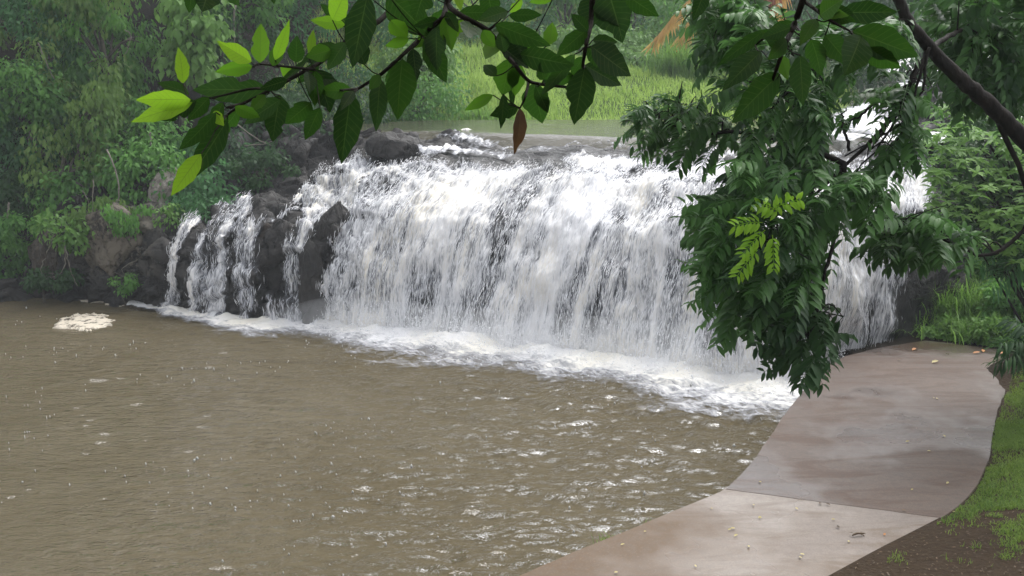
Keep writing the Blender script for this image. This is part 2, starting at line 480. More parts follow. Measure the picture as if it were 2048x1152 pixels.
# ------------------------------------------------------------------ the rock ledge: columns of base pixel, uphill direction, profile (uphill distance, height)
LOW = -.9
COLS = [
    (-420, 600, (.05, 1), [(0, LOW), (.05, .3), (.5, .5), (1.2, .7), (1.8, 1.6), (2.6, 2.3), (5, 3.6)]),
    (-140, 600, (.1, 1), [(0, LOW), (.05, .3), (.5, .5), (1.2, .6), (1.6, 1.6), (2.2, 2.3), (5, 3.6)]),
    (40, 597, (.1, 1), [(0, LOW), (.05, .35), (.6, .5), (1.0, 1.2), (1.5, 2.0), (3, 2.7), (5, 3.6)]),
    (130, 601, (.1, 1), [(0, LOW), (.15, .7), (.35, 1.5), (.8, 2.2), (2.5, 2.8), (5, 3.7)]),
    (240, 613, (.15, 1), [(0, LOW), (.15, .8), (.35, 1.6), (.7, 2.1), (1.5, 2.4), (4, 3.6)]),
    (330, 624, (.3, .95), [(0, LOW), (.15, .8), (.4, 1.55), (.7, 1.9), (1.6, 2.15), (3.2, 2.7), (4.5, 3.7)]),
    (470, 641, (.3, .95), [(0, LOW), (.2, .8), (.5, 1.6), (.8, 2.05), (1.8, 2.3), (3.0, 2.6), (3.8, 3.6), (4.8, 4.3)]),
    (565, 645, (.3, .95), [(0, LOW), (.2, .9), (.5, 1.7), (.8, 2.2), (1.8, 2.42), (3.2, 3.05), (5.2, 3.62), (8, 3.55)]),
    (660, 650, (.34, .94), [(0, LOW), (.25, .9), (.55, 1.7), (.9, 2.2), (1.7, 2.5), (3.0, 3.15), (5, 3.62), (8, 3.55)]),
    (780, 668, (.42, .9), [(0, LOW), (.4, .9), (.9, 1.8), (1.5, 2.5), (2.4, 2.95), (4, 3.38), (6, 3.6), (9, 3.5)]),
    (1000, 694, (.46, .88), [(0, LOW), (.5, .95), (1.1, 1.85), (1.8, 2.5), (2.8, 2.98), (4.2, 3.32), (6, 3.6), (9, 3.5)]),
    (1200, 716, (.46, .88), [(0, LOW), (.5, 1.0), (1.05, 1.95), (1.7, 2.6), (2.7, 3.02), (4.2, 3.34), (6.2, 3.6), (9.5, 3.5)]),
    (1400, 742, (.44, .9), [(0, LOW), (.45, 1.0), (.95, 1.95), (1.6, 2.6), (2.6, 3.02), (4.2, 3.34), (6.2, 3.6), (9.5, 3.5)]),
    (1560, 768, (.40, .92), [(0, LOW), (.45, 1.0), (.95, 1.9), (1.6, 2.55), (2.6, 3.0), (4.2, 3.34), (6.2, 3.6), (9.5, 3.5)]),
    (1660, 735, (.36, .93), [(0, LOW), (.3, 1.0), (.7, 2.0), (1.2, 2.7), (2, 3.15), (4, 3.5), (6.2, 3.66), (9.5, 3.55)]),
    (1760, 704, (.3, .95), [(0, LOW), (.3, 1.0), (.7, 1.9), (1.2, 2.6), (2, 3.05), (4, 3.45), (6.5, 3.66), (9.5, 3.6)]),
    (1850, 684, (.25, .97), [(0, LOW), (.2, 1.0), (.5, 1.9), (1.0, 2.5), (2, 3.0), (4, 3.5), (6.5, 3.7), (9.5, 3.65)]),
    (1930, 668, (.2, .98), [(0, LOW), (.3, .8), (.8, 1.6), (1.4, 2.3), (2.5, 3.2), (4, 4.2), (6.5, 4.6), (9.5, 4.8)]),
    (2080, 655, (.2, .98), [(0, LOW), (.6, .9), (1.4, 1.6), (2.4, 2.3), (3.5, 3.4), (5, 4.6), (6.5, 5.2), (9.5, 5.6)]),
]
KS = 60
_cx, _cb, _cd, _cp = [], [], [], []
for px, py, d, prof in COLS:
    b = at_z(px, py, 0.); _cb.append(b[:2]); _cx.append(px)
    d = np.array(d, float); _cd.append(d / np.linalg.norm(d))
    pr = np.array(prof, float)
    pr = smooth_line(pr, 80)
    s = np.concatenate([[0], np.cumsum(np.linalg.norm(np.diff(pr, axis=0), axis=1))])
    t = np.linspace(0, s[-1], KS)
    _cp.append(np.stack([np.interp(t, s, pr[:, 0]), np.interp(t, s, pr[:, 1])], 1))
_cb = np.array(_cb); _cd = np.array(_cd); _cp = np.array(_cp); _cx = np.array(_cx, float)
BASELINE = [tuple(b) for b in _cb]
# arclength along the base
_cu = np.concatenate([[0], np.cumsum(np.linalg.norm(np.diff(_cb, axis=0), axis=1))])
ULEN = _cu[-1]


def ledge(nu, ns, px0=None, px1=None):
    """smooth ledge surface: P[nu,ns,3], normals, metres along the base U, metres uphill S and the base pixel column X"""
    Ufull = np.linspace(0, ULEN, 1200)
    def sm(a):
        a = np.asarray(a, float); k = 29; w = np.hanning(k + 2)[1:-1]; w /= w.sum()
        f = np.stack([np.interp(Ufull, _cu, a[:, i]) for i in range(a.shape[1])], 1)
        g = np.concatenate([2 * f[:1] - f[k // 2:0:-1], f, 2 * f[-1:] - f[-2:-k // 2 - 1:-1]])
        return np.stack([np.convolve(g[:, i], w, 'valid')[:len(f)] for i in range(a.shape[1])], 1)
    B = sm(_cb); D = unit(sm(_cd)); PB = sm(_cp[:, :, 0]); PZ = sm(_cp[:, :, 1])
    u0 = 0 if px0 is None else np.interp(px0, _cx, _cu); u1 = ULEN if px1 is None else np.interp(px1, _cx, _cu)
    U = np.linspace(u0, u1, nu)
    it = lambda a: np.stack([np.interp(U, Ufull, a[:, i]) for i in range(a.shape[1])], 1)
    B, D, PB, PZ = it(B), it(D), it(PB), it(PZ)
    kk = np.linspace(0, KS - 1, ns); k0 = np.minimum(kk.astype(int), KS - 2); f = kk - k0
    PB = PB[:, k0] * (1 - f) + PB[:, k0 + 1] * f; PZ = PZ[:, k0] * (1 - f) + PZ[:, k0 + 1] * f
    P = np.empty((nu, ns, 3)); P[..., 0] = B[:, None, 0] + D[:, None, 0] * PB; P[..., 1] = B[:, None, 1] + D[:, None, 1] * PB; P[..., 2] = PZ
    du = np.gradient(P, axis=0); dv = np.gradient(P, axis=1)
    N = unit(np.cross(du, dv))
    S = np.concatenate([np.zeros((nu, 1)), np.cumsum(np.linalg.norm(np.diff(P, axis=1), axis=2), axis=1)], 1)
    X = np.interp(U, _cu, _cx)
    return P, N, np.repeat(U[:, None], ns, 1), S, np.repeat(X[:, None], ns, 1)


def cells(x, y, z, seed=0):
    """value of the nearest random cell: flat blocks with sharp steps"""
    i, j, k = np.floor(x), np.floor(y), np.floor(z)
    best = np.full(x.shape, 9.); val = np.zeros(x.shape); sec = np.full(x.shape, 9.)
    for a in (-1, 0, 1):
        for b in (-1, 0, 1):
            for c in (-1, 0, 1):
                u_, v_, w_ = i + a, j + b, k + c
                d = np.sqrt((u_ + _hash(u_, v_, w_, seed) - x) ** 2 + (v_ + _hash(u_, v_, w_, seed + 1) - y) ** 2 + (w_ + _hash(u_, v_, w_, seed + 2) - z) ** 2)
                m_ = d < best
                sec = np.where(m_, best, np.minimum(sec, d)); best = np.where(m_, d, best); val = np.where(m_, _hash(u_, v_, w_, seed + 3), val)
    return val, sec - best


def rock_disp(P, X):
    x, y, z = P[..., 0], P[..., 1], P[..., 2]
    big = fbm(x * .9, y * .9, z * .9, 3, 4) - .5
    blk = np.abs(fbm(x * 1.4 + 9, y * 1.4, z * 1.6, 5, 3) - .5) * 2
    n_ = .5 * (fbm(x * 2, y * 2, z * 2, 7, 3) - .5)
    cv, ce = cells(x * 1.25 + n_, y * 1.25 + n_, z * 1.5 + n_, 11)
    cv2, ce2 = cells(x * 3 + n_, y * 3 + n_, z * 3.4 + n_, 15)
    cliff = 1 - sstep(640, 760, X)
    cliff = np.maximum(cliff, sstep(1840, 1900, X))
    mid_ = 1 - cliff
    return big * (.35 + .35 * cliff) + mid_ * (fbm(x * 1.1 + 3, y * 1.1, z * .8, 21, 3) - .5) * .75 * sstep(3.62, 3.2, z) + (.1 - blk * .3) * (.15 + .2 * cliff) + cliff * ((cv - .5) * .5 - .12 * sstep(.12, 0, ce) + (cv2 - .5) * .14 - .04 * sstep(.1, 0, ce2))


P, Nm, U, S, X = ledge(620, 260)
disp = rock_disp(P, X)
V = (P + Nm * disp[..., None]).reshape(-1, 3)
lich = ((1 - sstep(260, 320, X)) * sstep(.5, 1.0, P[..., 2]) * sstep(2.4, 1.9, P[..., 2]) * sstep(150, 220, X)).ravel()
rock = mesh_obj('rock_ledge', V, [], grid_faces(620, 260), M['rock'], None, True, attrs={'lichen': lich, 'wet': (sstep(520, 640, X) * sstep(1.2, .2, np.abs(X - 1200) / 700)).ravel()})
tag(rock, 'dark wet basalt ledge and low cliff that the whole waterfall pours over', 'rock ledge')

# ------------------------------------------------------------------ falling water
wf = empty('waterfall', (*_cb[10], 0), 'wide curtain of white water pouring over the middle of the dark rock ledge', 'waterfall')


def dark_streaks(PX, PY, lst):
    d = np.zeros_like(PX)
    for x0, y0, x1, y1, w, a in lst:
        dx, dy = x1 - x0, y1 - y0; L2 = dx * dx + dy * dy
        t = np.clip(((PX - x0) * dx + (PY - y0) * dy) / L2, 0, 1)
        dd = np.hypot(PX - x0 - t * dx, PY - y0 - t * dy)
        d = np.maximum(d, a * np.exp(-(dd / w) ** 2))
    return d


def water_sheet(name, px0, px1, nu, ns, parent, covfun, off=.10, amp=.10, mat='white'):
    P, N, U, S, X = ledge(nu, ns, px0, px1)
    rd = rock_disp(P, X)
    # the water smooths the rock's small relief but follows its big steps
    base = np.maximum(rd * .8, rd - .05)
    st = fbm(U * 3.6, S * .6, 0, 41, 5) - .5
    fine = fbm(U * 11, S * 2.2, 0, 43, 3) - .5
    cov = covfun(P, U, S, X)
    PX, PY, _ = project(P)
    thick = off + amp * (st * 1.8 + fine * 1.6) + .10 * np.clip(cov - .6, 0, 1)
    Pw = P + N * (base + thick)[..., None]
    Q = grid_faces(nu, ns)
    c = cov.ravel()
    keep = c[Q].max(1) > -.35
    if not name == 'curtain':                              # one connected body of water
        lab = np.arange(nu * ns); Qq = Q[keep]
        for _ in range(600):
            m_ = lab[Qq].min(1); new = lab.copy()
            for k_ in range(4): np.minimum.at(new, Qq[:, k_], m_)
            if (new == lab).all(): break
            lab = new
        ids, cnt = np.unique(lab[Qq[:, 0]], return_counts=True)
        keep &= lab[Q[:, 0]] == ids[cnt.argmax()]
    Qk = Q[keep]; used = np.unique(Qk); mp = np.full(nu * ns, -1); mp[used] = np.arange(len(used))
    uv = np.stack([U.ravel(), S.ravel()], 1)
    o = mesh_obj(name, Pw.reshape(-1, 3)[used], [], mp[Qk], M[mat], parent, True, None, uv[used], None, {'cov': c[used]})
    return o, (Pw, N, U, S, X, cov)


STREAKS = [(745, 305, 815, 285, 34, 1.1), (630, 355, 665, 350, 18, .8), (975, 380, 900, 560, 14, .55), (1000, 440, 955, 640, 16, .45), (1240, 440, 1190, 660, 20, .6), (1110, 420, 1050, 560, 10, .35),
           (1350, 540, 1330, 700, 20, .5), (860, 560, 820, 650, 22, .4), (1170, 560, 1120, 660, 22, .4), (800, 420, 730, 520, 8, .2),
           (940, 600, 890, 670, 26, .4), (1060, 330, 1110, 345, 20, .4), (1330, 385, 1340, 410, 12, .3), (770, 375, 730, 420, 16, .8), (1440, 590, 1420, 690, 18, .4)]


def cov_main(P, U, S, X):
    PX, PY, _ = project(P)
    z = P[..., 2]
    st = fbm(U * 1.5, S * .22, 0, 51, 4) - .5 + .6 * (fbm(U * 5, S * .5, 0, 53, 3) - .5)
    c = .86 + st * 1.25
    c -= .30 * sstep(1.9, .4, z) * sstep(-.1, .5, st * 2 + .3)                     # thins over the foot
    up = sstep(2.95, 3.35, z)
    chop = fbm(U * .9 + S * .5, S * 1.6, 0, 57, 4) - .5                    # broken water on the shelf
    c = c * (1 - up) + up * (.30 + chop * 2.6 + .2 * sstep(3.5, 3.1, z))
    c -= up * sstep(3.56, 3.62, z) * .12
    wob = 26 * (fbm(U * 2.2, S * .5, 0, 59, 3) - .5)
    c -= .72 * dark_streaks(PX + wob, PY, STREAKS) * (.55 + .9 * fbm(U * 4, S * 1.2, 0, 63, 3))
    c += .25 * np.exp(-((z - .1) / .25) ** 2)
    c -= .45 * sstep(660, 620, PX) * (z > 2.35)
    # side limits
    left = 655 + 20 * np.sin(S * 3) + 60 * (z < 2.3) * 0
    c -= 1.6 * sstep(0, 1, (np.interp(PY, [420, 450, 520, 640], [700, 692, 668, 650]) + 12 * np.sin(S * 6) - PX) / 26) * sstep(2.45, 2.3, z)
    c -= 1.8 * sstep(0, 1, (np.interp(PY, [260, 300, 350, 410, 430], [690, 625, 592, 560, 560]) + 14 * np.sin(S * 5) - PX) / 22) * (z >= 2.4)
    c -= 1.5 * sstep(1690, 1730, X) * sstep(2.75, 2.5, z) + 1.5 * sstep(1850, 1890, X)
    return c


_, MAIN = water_sheet('curtain', 520, 1900, 820, 420, wf, cov_main)


def thread_cov(path, w, c0, base=-1.0, widen=0.):
    """water that runs only along a pixel path down the rock"""
    pp = smooth_line(path, 40)

    def f(P, U, S, X):
        PX, PY, _ = project(P)
        d = np.full(PX.shape, 1e9); tt = np.zeros(PX.shape)
        for i in range(len(pp) - 1):
            dx, dy = pp[i + 1] - pp[i]
            t = np.clip(((PX - pp[i][0]) * dx + (PY - pp[i][1]) * dy) / (dx * dx + dy * dy), 0, 1)
            q = np.hypot(PX - pp[i][0] - t * dx, PY - pp[i][1] - t * dy)
            m_ = q < d; d[m_] = q[m_]; tt[m_] = (i + t[m_]) / (len(pp) - 1)
        ww = w * (1 + widen * tt)
        n = fbm(U * 5, S * 1.1, 0, 61, 3) - .5
        return c0 + n * 1.1 - 1.3 * sstep(.5, 1.15, d / ww)
    return f


SMALL = 'small falls beside the main curtain'
smalls = [
    ('thin white trickle of water at the far left end of the dark ledge', 300, 440, thread_cov([(392, 440), (375, 460), (352, 530), (340, 620), (335, 640)], 15, .66)),
    ('broad lacy cascade of thin water over the left of the dark ledge', 380, 640, thread_cov([(480, 425), (455, 470), (420, 560), (405, 640)], 42, .44, widen=.9)),
    ('narrow white chute between two dark rock humps left of the main curtain', 540, 700, thread_cov([(640, 425), (610, 480), (590, 560), (575, 650)], 28, .60, widen=.5)),
    ('streaky white cascade at the right end of the falls beside the grassy bank', 1700, 1880, thread_cov([(1800, 390), (1765, 500), (1745, 600), (1715, 720)], 64, .50)),
]
SM = []
for lab, a, b, fn in smalls:
    o, dat = water_sheet('small_waterfall', a, b, 220, 240, None, fn, .10, .06)
    tag(o, lab, 'waterfall', SMALL); SM.append(dat)
_o, dat = water_sheet('small_waterfall', 400, 660, 240, 240, None,
                      lambda P, U, S, X: np.maximum.reduce([thread_cov([(600, 425), (545, 450), (490, 480), (440, 520)], 9, .5)(P, U, S, X),
                                                            thread_cov([(500, 480), (510, 560), (520, 640)], 46, .36)(P, U, S, X)]), .13, .05)
tag(_o, 'slanting white rivulet that fans out over the brown rock hump of the ledge', 'waterfall', SMALL); SM.append(dat)


def strands(mb, dat, n, r):
    Pw, N, U, S, X, cov = dat
    nu, ns = cov.shape
    i = r.integers(2, nu - 2, n * 3); j = r.integers(4, ns - 30, n * 3)
    z = Pw[i, j, 2]
    ok = (cov[i, j] > .12 + .3 * r.random(n * 3)) & (z > -.1) & (z < 3.5)
    i, j = i[ok][:n], j[ok][:n]
    p = Pw[i, j]; nn = N[i, j]
    d = unit(Pw[i, np.maximum(j - 3, 0)] - Pw[i, j])      # downhill
    d = unit(d + r.normal(0, .12, (len(i), 3)))
    side = unit(np.cross(d, nn))
    L = r.uniform(.05, .26, len(i))[:, None] * (.5 + .5 * sstep(3.6, 2.5, p[:, 2]))[:, None]; W = r.uniform(.002, .0065, len(i))[:, None]
    o = (r.random(len(i)) ** 2 * .16)[:, None]
    p = p + nn * o
    V = np.stack([p - d * L * .5, p + side * W + nn * W, p + d * L * .5 - nn * o * .1, p - side * W + nn * W, p + nn * W * 1.8], 1)
    k = np.arange(len(i))[:, None, None] * 5
    t = (k + np.array([[0, 1, 4], [1, 2, 4], [2, 3, 4], [3, 0, 4]])[None]).reshape(-1, 3)
    mb.add(V.reshape(-1, 3), t)


OCT = np.array([[1, 0, 0], [-1, 0, 0], [0, 1, 0], [0, -1, 0], [0, 0, 1], [0, 0, -1]], float)
OCTF = np.array([[0, 2, 4], [2, 1, 4], [1, 3, 4], [3, 0, 4], [2, 0, 5], [1, 2, 5], [3, 1, 5], [0, 3, 5]])


def drops(mb, C, R):
    n = len(C); V = C[:, None] + OCT[None] * np.asarray(R)[:, None, None] if np.ndim(R) == 1 else C[:, None] + OCT[None] * R[:, None, :]
    t = (np.arange(n)[:, None, None] * 6 + OCTF[None]).reshape(-1, 3)
    mb.add(V.reshape(-1, 3), t)


mb = MB(); strands(mb, MAIN, 44000, rng)
# droplets thrown up at the foot
u = np.interp(rng.uniform(660, 1690, 9000), _cx, _cu)
bx = np.interp(u, _cu, _cb[:, 0]); by = np.interp(u, _cu, _cb[:, 1]); ddx = np.interp(u, _cu, _cd[:, 0]); ddy = np.interp(u, _cu, _cd[:, 1])
fr = np.abs(rng.normal(0, .5, 9000)); hz = np.abs(rng.normal(0, .28, 9000)) * np.exp(-fr * .6)
C = np.stack([bx - ddx * (fr - .25), by - ddy * (fr - .25), hz + .02], 1)
drops(mb, C, rng.uniform(.004, .014, 9000) * (1 + (rng.random(9000) > .95)))
tag(mb.build('foam', M['spray'], wf, True), kind='stuff')  # this part is spray: loose water strands and thrown droplets
for dat, o in zip(SM, [x for x in COL.objects if x.name.startswith('small_waterfall')]):
    mb = MB(); strands(mb, dat, 1500, rng); tag(mb.build('foam', M['spray'], o, True), kind='stuff')  # spray strands of the small falls, not surface foam


# ------------------------------------------------------------------ ground
POOLP = [(-60, 27), (-13, 26.6)] + BASELINE[2:15] + [(7.2, 20.2), (6.6, 18.5), (2.0, 13), (0, 11), (-3, 8), (-8, 4), (-60, 4)]
LOWZONE = [(-70, 28.2), (-17, 28.2)] + [tuple(np.array(b) + np.array(d) * w) for b, d, w in
           zip(_cb[2:], _cd[2:], [3.0, 3.0, 2.8, 3.0, 3.6, 6.5] + [7.2] * 8 + [6.5, 3.2, 3.0])] + \
          [(9.6, 20.4), (8.75, 19.5), (8.3, 17.5), (7.3, 15.2), (6.0, 13.5), (4.2, 12.0), (2.6, 10.6), (0, 8.2), (-3, 5), (-8, 2), (-70, 2)]
RIVER = [(-6.4, 29.6), (-5.2, 32.5), (-2, 34.6), (4, 34.8), (9, 34.5), (12, 38), (15, 48), (18, 62), (27, 62), (23, 46), (18.5, 36), (15, 30), (13.2, 26.5), (9.6, 23.5), (0, 24)]


def height(x, y):
    x = np.asarray(x, float); y = np.asarray(y, float)
    d = sd_poly(x, y, LOWZONE)
    n = fbm(x * .35, y * .35, 0, 71, 4) - .5
    left = sstep(-5, -9, x) * sstep(20, 26, y)
    lawn = sstep(19.5, 16.5, y) * (x > -5)
    rightb = sstep(17.5, 19.5, y) * sstep(4, 7, x)
    slope = .55 + .2 * left - .32 * lawn + .25 * rightb
    off = 2.5 * left + .0 * lawn
    dd = np.maximum(d, 0)
    h = .27 + off * sstep(0, .6, dd) + slope * dd
    h = np.where(h > 5.2, 5.2 + (h - 5.2) * (.35 + .5 * left), h)
    h = np.minimum(h, 30 - 24 * np.exp(-dd / 28))
    nearc = sstep(9, 4, np.hypot(x, y))
    h = h * (1 - nearc) + np.minimum(h, 4.35) * nearc
    low = sstep(-.25, -.8, d)
    inp = np.where(y > 19, -1.5, -.05)                   # beneath the path: firm ground, beneath the pool: its bed
    dp = sd_poly(x, y, POOLP)
    inp = np.where(dp < .2, -1.5, np.where(y > 22.6, -1.4, .255))
    h = h * (1 - low) + inp * low
    dr = sd_poly(x, y, RIVER)
    sl = .16 + .9 * sstep(-3, -6, x) + .55 * sstep(11, 15, x - (y - 30) * .25)
    up = 3.3 + .35 * np.minimum(np.maximum(y - 34, 0), 60) * .1
    h = np.where((dr < 14) & (d > -.5), np.minimum(h, up + np.maximum(dr + .4, 0) * sl), h)
    return h + n * .25 * sstep(.3, 2., np.abs(d))


xs = np.concatenate([np.linspace(-64, -18, 47)[:-1], np.linspace(-18, 20, 191), np.linspace(20, 64, 45)[1:]])
ys = np.concatenate([np.linspace(-10, 3, 14)[:-1], np.linspace(3, 48, 226), np.linspace(48, 96, 49)[1:]])
GX, GY = np.meshgrid(xs, ys, indexing='ij')
GZ = height(GX, GY)
mead = sstep(31, 35, GY) * sstep(-6, -2, GX) * sstep(17, 13, GX - (GY - 34) * .4)
ground = mesh_obj('ground', np.stack([GX, GY, GZ], -1).reshape(-1, 3), [], grid_faces(len(xs), len(ys)), M['ground'], None, True, attrs={'green': mead, 'bare': sstep(20, 18, GY) * sstep(-1, 1, GX)})
tag(ground, kind='structure')

# ------------------------------------------------------------------ water
xs = np.linspace(-15, 8.5, 520); ys = np.linspace(7, 27.6, 460)
GX, GY = np.meshgrid(xs, ys, indexing='ij')
dB = dist_line(GX, GY, BASELINE)
chop = .3 + 1.2 * sstep(-6.5, 2.0, GX - (GY - 16) * .15) + .9 * np.exp(-dB / 3)
w = (fbm(GX * 1.5 + .4 * noise(GX, GY, 0, 91), GY * 2.6, 0, 81, 4) - .5) * .10 * chop + (fbm(GX * 2.4, GY * 5.0, 0, 82, 3) - .5) * .085 * chop + (fbm(GX * .5, GY * .8, 0, 83, 2) - .5) * .05
w += .02 * np.sin((np.hypot(GX - 1.5, GY - 15.5) * 5 + 2 * noise(GX * .8, GY * .8, 0, 85))) * np.exp(-((np.hypot(GX - 1, GY - 16) - 2) / 2) ** 2) * .4
o = mesh_obj('lower_pool_water', np.stack([GX, GY, w], -1).reshape(-1, 3), [], grid_faces(520, 460), M['pool'], None, True, attrs={'chop': chop})
PXS, PYS, PW = xs, ys, w
tag(o, kind='structure')
# the same pool beyond the finely modelled part
V = np.array([(-62, -6, -.03), (-15, -6, -.03), (-15, 27.6, -.03), (-62, 27.6, -.03), (8.5, -6, -.03), (8.5, 7, -.03), (-15, 7, -.03)], float)
o = mesh_obj('outer_pool_water', V, [], [[0, 1, 2, 3], [1, 4, 5, 6]], M['pool'], None, attrs={'chop': np.full(7, .4)}); tag(o, kind='structure')

xs = np.linspace(-9, 27, 240); ys = np.linspace(23.5, 62, 260)
GX, GY = np.meshgrid(xs, ys, indexing='ij')
rise = .035 * np.maximum(GY - 35, 0)
d = sd_poly(GX, GY, RIVER)
zz = 3.86 + rise + (fbm(GX * 1.1, GY * 1.8, 0, 87, 3) - .5) * .03
Q = grid_faces(240, 260); dq = d.ravel()[Q].min(1) < .3
lip = dist_line(GX, GY, [tuple(np.array(b) + np.array(dd) * 7.0) for b, dd in zip(_cb[7:], _cd[7:])])
side = GY - np.interp(GX, [b[0] + dd[0] * 5.4 for b, dd in zip(_cb[6:], _cd[6:])], [b[1] + dd[1] * 5.4 for b, dd in zip(_cb[6:], _cd[6:])])
zz = zz - .42 * sstep(1.5, .0, side)
dq &= side.ravel()[Q].max(1) > 0
Qk = Q[dq]; used = np.unique(Qk); mp = np.full(240 * 260, -1); mp[used] = np.arange(len(used))
o = mesh_obj('upper_river_water', np.stack([GX, GY, zz], -1).reshape(-1, 3)[used], [], mp[Qk], M['river'], None, True, attrs={'chop': np.full(len(used), .6)})
tag(o, kind='structure')
# rapids coming down on the right
xs = np.linspace(0, 1, 160); ys = np.linspace(0, 1, 320)
cl = smooth_line([(9.6, 25.0), (11.0, 29.0), (14.0, 33.5), (17.2, 40.0), (20.5, 50.0), (22.5, 61.0)], 320)
wd = np.interp(ys, [0, .15, .4, 1], [2.6, 3.2, 3.4, 3.8])
tn = unit(np.gradient(cl, axis=0)); nr = np.stack([tn[:, 1], -tn[:, 0]], 1)
RX = cl[None, :, 0] + nr[None, :, 0] * wd[None] * (xs[:, None] * 2 - 1); RY = cl[None, :, 1] + nr[None, :, 1] * wd[None] * (xs[:, None] * 2 - 1)
sl_ = ys[None] * 38 + 0 * RX
steps = 3.86 + .05 * np.maximum(RY - 26, 0) + .16 * np.sin(sl_ * .55 + 2 * noise(RX * .5, RY * .5, 0, 95)) + (fbm(RX * 2.2, RY * 2.2, 0, 93, 4) - .5) * .28
cov = .80 + (fbm(RX * 1.2, sl_ * .5, 0, 97, 4) - .5) * 1.5 - .9 * sstep(.8, 1., np.abs(xs[:, None] * 2 - 1)) + 0 * RX
uv = np.stack([(xs[:, None] * 6 + 0 * RX).ravel(), sl_.ravel()], 1)
o = mesh_obj('river_rapids_water', np.stack([RX, RY, steps], -1).reshape(-1, 3), [], grid_faces(160, 320), M['rapids'], None, True, None, uv, None, {'cov': cov})
tag(o, kind='structure')

# foam apron at the foot of the falls
xs = np.linspace(-9.2, 6.8, 420); ys = np.linspace(15.5, 26.2, 320)
GX, GY = np.meshgrid(xs, ys, indexing='ij')
front = GY - np.interp(GX, [b[0] for b in _cb[3:14]], [b[1] for b in _cb[3:14]])
dB = dist_line(GX, GY, BASELINE[4:14]); dB = np.where(front > 0, -dB, dB)
n1 = fbm(GX * .7, GY * 1.0, 0, 101, 4) - .5; n2 = fbm(GX * 2.5, GY * 3.5, 0, 103, 3) - .5
wid = np.interp(GX, [-9, -7.5, -5.5, -2, 1, 4, 6], [.05, .5, 1.15, 1.7, 1.9, 1.95, 1.8]) * (1 + n1 * 1.1)
cov = 1.3 - 1.15 * np.clip(dB, 0, 9) / wid + n2 * .4 + n1 * .3
cov = np.where(dB < 0, 1.0, np.clip(cov, -1.2, 1.3))
z = .03 + .07 * np.exp(-np.abs(dB) / .35) * (.5 + n2 + fbm(GX * 6, GY * 6, 0, 105, 3)) + .03 * n2 + np.clip(cov, 0, 1) * .01
ii = np.clip(np.round((GX - PXS[0]) / (PXS[1] - PXS[0])).astype(int), 0, 519); jj = np.clip(np.round((GY - PYS[0]) / (PYS[1] - PYS[0])).astype(int), 0, 459)
z = z + PW[ii, jj]
Q = grid_faces(420, 320); k = (cov.ravel()[Q].max(1) > -.5) & (dB.ravel()[Q].min(1) > -.6)
Qk = Q[k]; used = np.unique(Qk); mp = np.full(420 * 320, -1); mp[used] = np.arange(len(used))
uv = np.stack([(GX * .88 - GY * .47).ravel(), (GX * .47 + GY * .88).ravel()], 1)
o = mesh_obj('foam', np.stack([GX, GY, z], -1).reshape(-1, 3)[used], [], mp[Qk], M['foam'], None, True, None, uv[used], None, {'cov': cov.ravel()[used]})
tag(o, 'churned white foam along the foot of the waterfall', None, None, 'stuff')

# mist hanging over the foot of the falls
mp_ = smooth_line([(*(np.array(b) - np.array(d) * .45), .22) for b, d in zip(_cb[7:14], _cd[7:14])], 60)
r_ = np.interp(np.linspace(0, 1, 60), [0, .2, .85, 1], [.2, .7, 1.0, .5])
mb = MB(); tube(mb, mp_, r_, 14)
V = np.concatenate(mb.v); V[:, 2] = .22 + (V[:, 2] - .22) * .8
mm, nt, out = newmat('mist_air'); nt.links.new(nd(nt, 'VolumePrincipled', {'Color': (.95, .97, 1, 1), 'Density': .2}).outputs[0], out.inputs['Volume'])
tag(mesh_obj('mist', V, np.concatenate(mb.t), np.concatenate(mb.q), mm), 'fine white mist over the foot of the falls', None, None, 'stuff')

# a floating foam raft and the scum line along the left bank
def raft(name, pxs, label, seed, z=.012, thick=.03):
    p = np.array([at_z(a, b, 0)[:2] for a, b in pxs]); c = p.mean(0)
    q = smooth_line(np.concatenate([p, p[:1]]), 221)[:-1]
    ang = np.arange(len(q)); q = c + (q - c) * (1 + .34 * (fbm(ang * .14, 0, 0, seed, 5, .65) - .5) * 2)[:, None]
    V, nr = [], [1.0, .96, .85, .6, .3]
    for k, s in enumerate(nr):
        pt = c + (q - c) * s
        hz = [-.06, z, z + thick * .7, z + thick, z + thick][k] + (noise(pt[:, 0] * 9, pt[:, 1] * 9, 0, seed) - .5) * .03
        V.append(np.column_stack([pt, hz]))
    m = len(q); V.append(np.array([[*c, z + thick]]))
    Qs = [[k * m + i, k * m + (i + 1) % m, (k + 1) * m + (i + 1) % m, (k + 1) * m + i] for k in range(4) for i in range(m)]
    T = [[4 * m + i, 4 * m + (i + 1) % m, 5 * m] for i in range(m)]
    return tag(mesh_obj(name, np.concatenate(V), T, Qs, M['foam_solid'], None, True), label, 'foam')


raft('foam_raft', [(108, 652), (135, 632), (165, 628), (205, 630), (224, 640), (222, 650), (200, 660), (170, 663), (150, 658), (125, 658)],
     'round cream raft of foam floating on the brown pool near the left bank', 3)
raft('foam_scum', [(20, 596), (45, 590), (85, 591), (85, 596), (45, 596)], 'thin foam streak floating against the brown earth bank at the far left', 5, .01, .02)
raft('foam_scum', [(110, 596), (150, 597), (205, 604), (247, 609), (246, 613), (200, 609), (150, 601), (112, 600)], 'long curved foam streak floating along the foot of the left cliff', 7, .01, .02)
raft('foam_scum', [(96, 600), (106, 597), (111, 602), (103, 606)], 'small round foam clot floating between the long streak and the cream raft', 9, .01, .02)

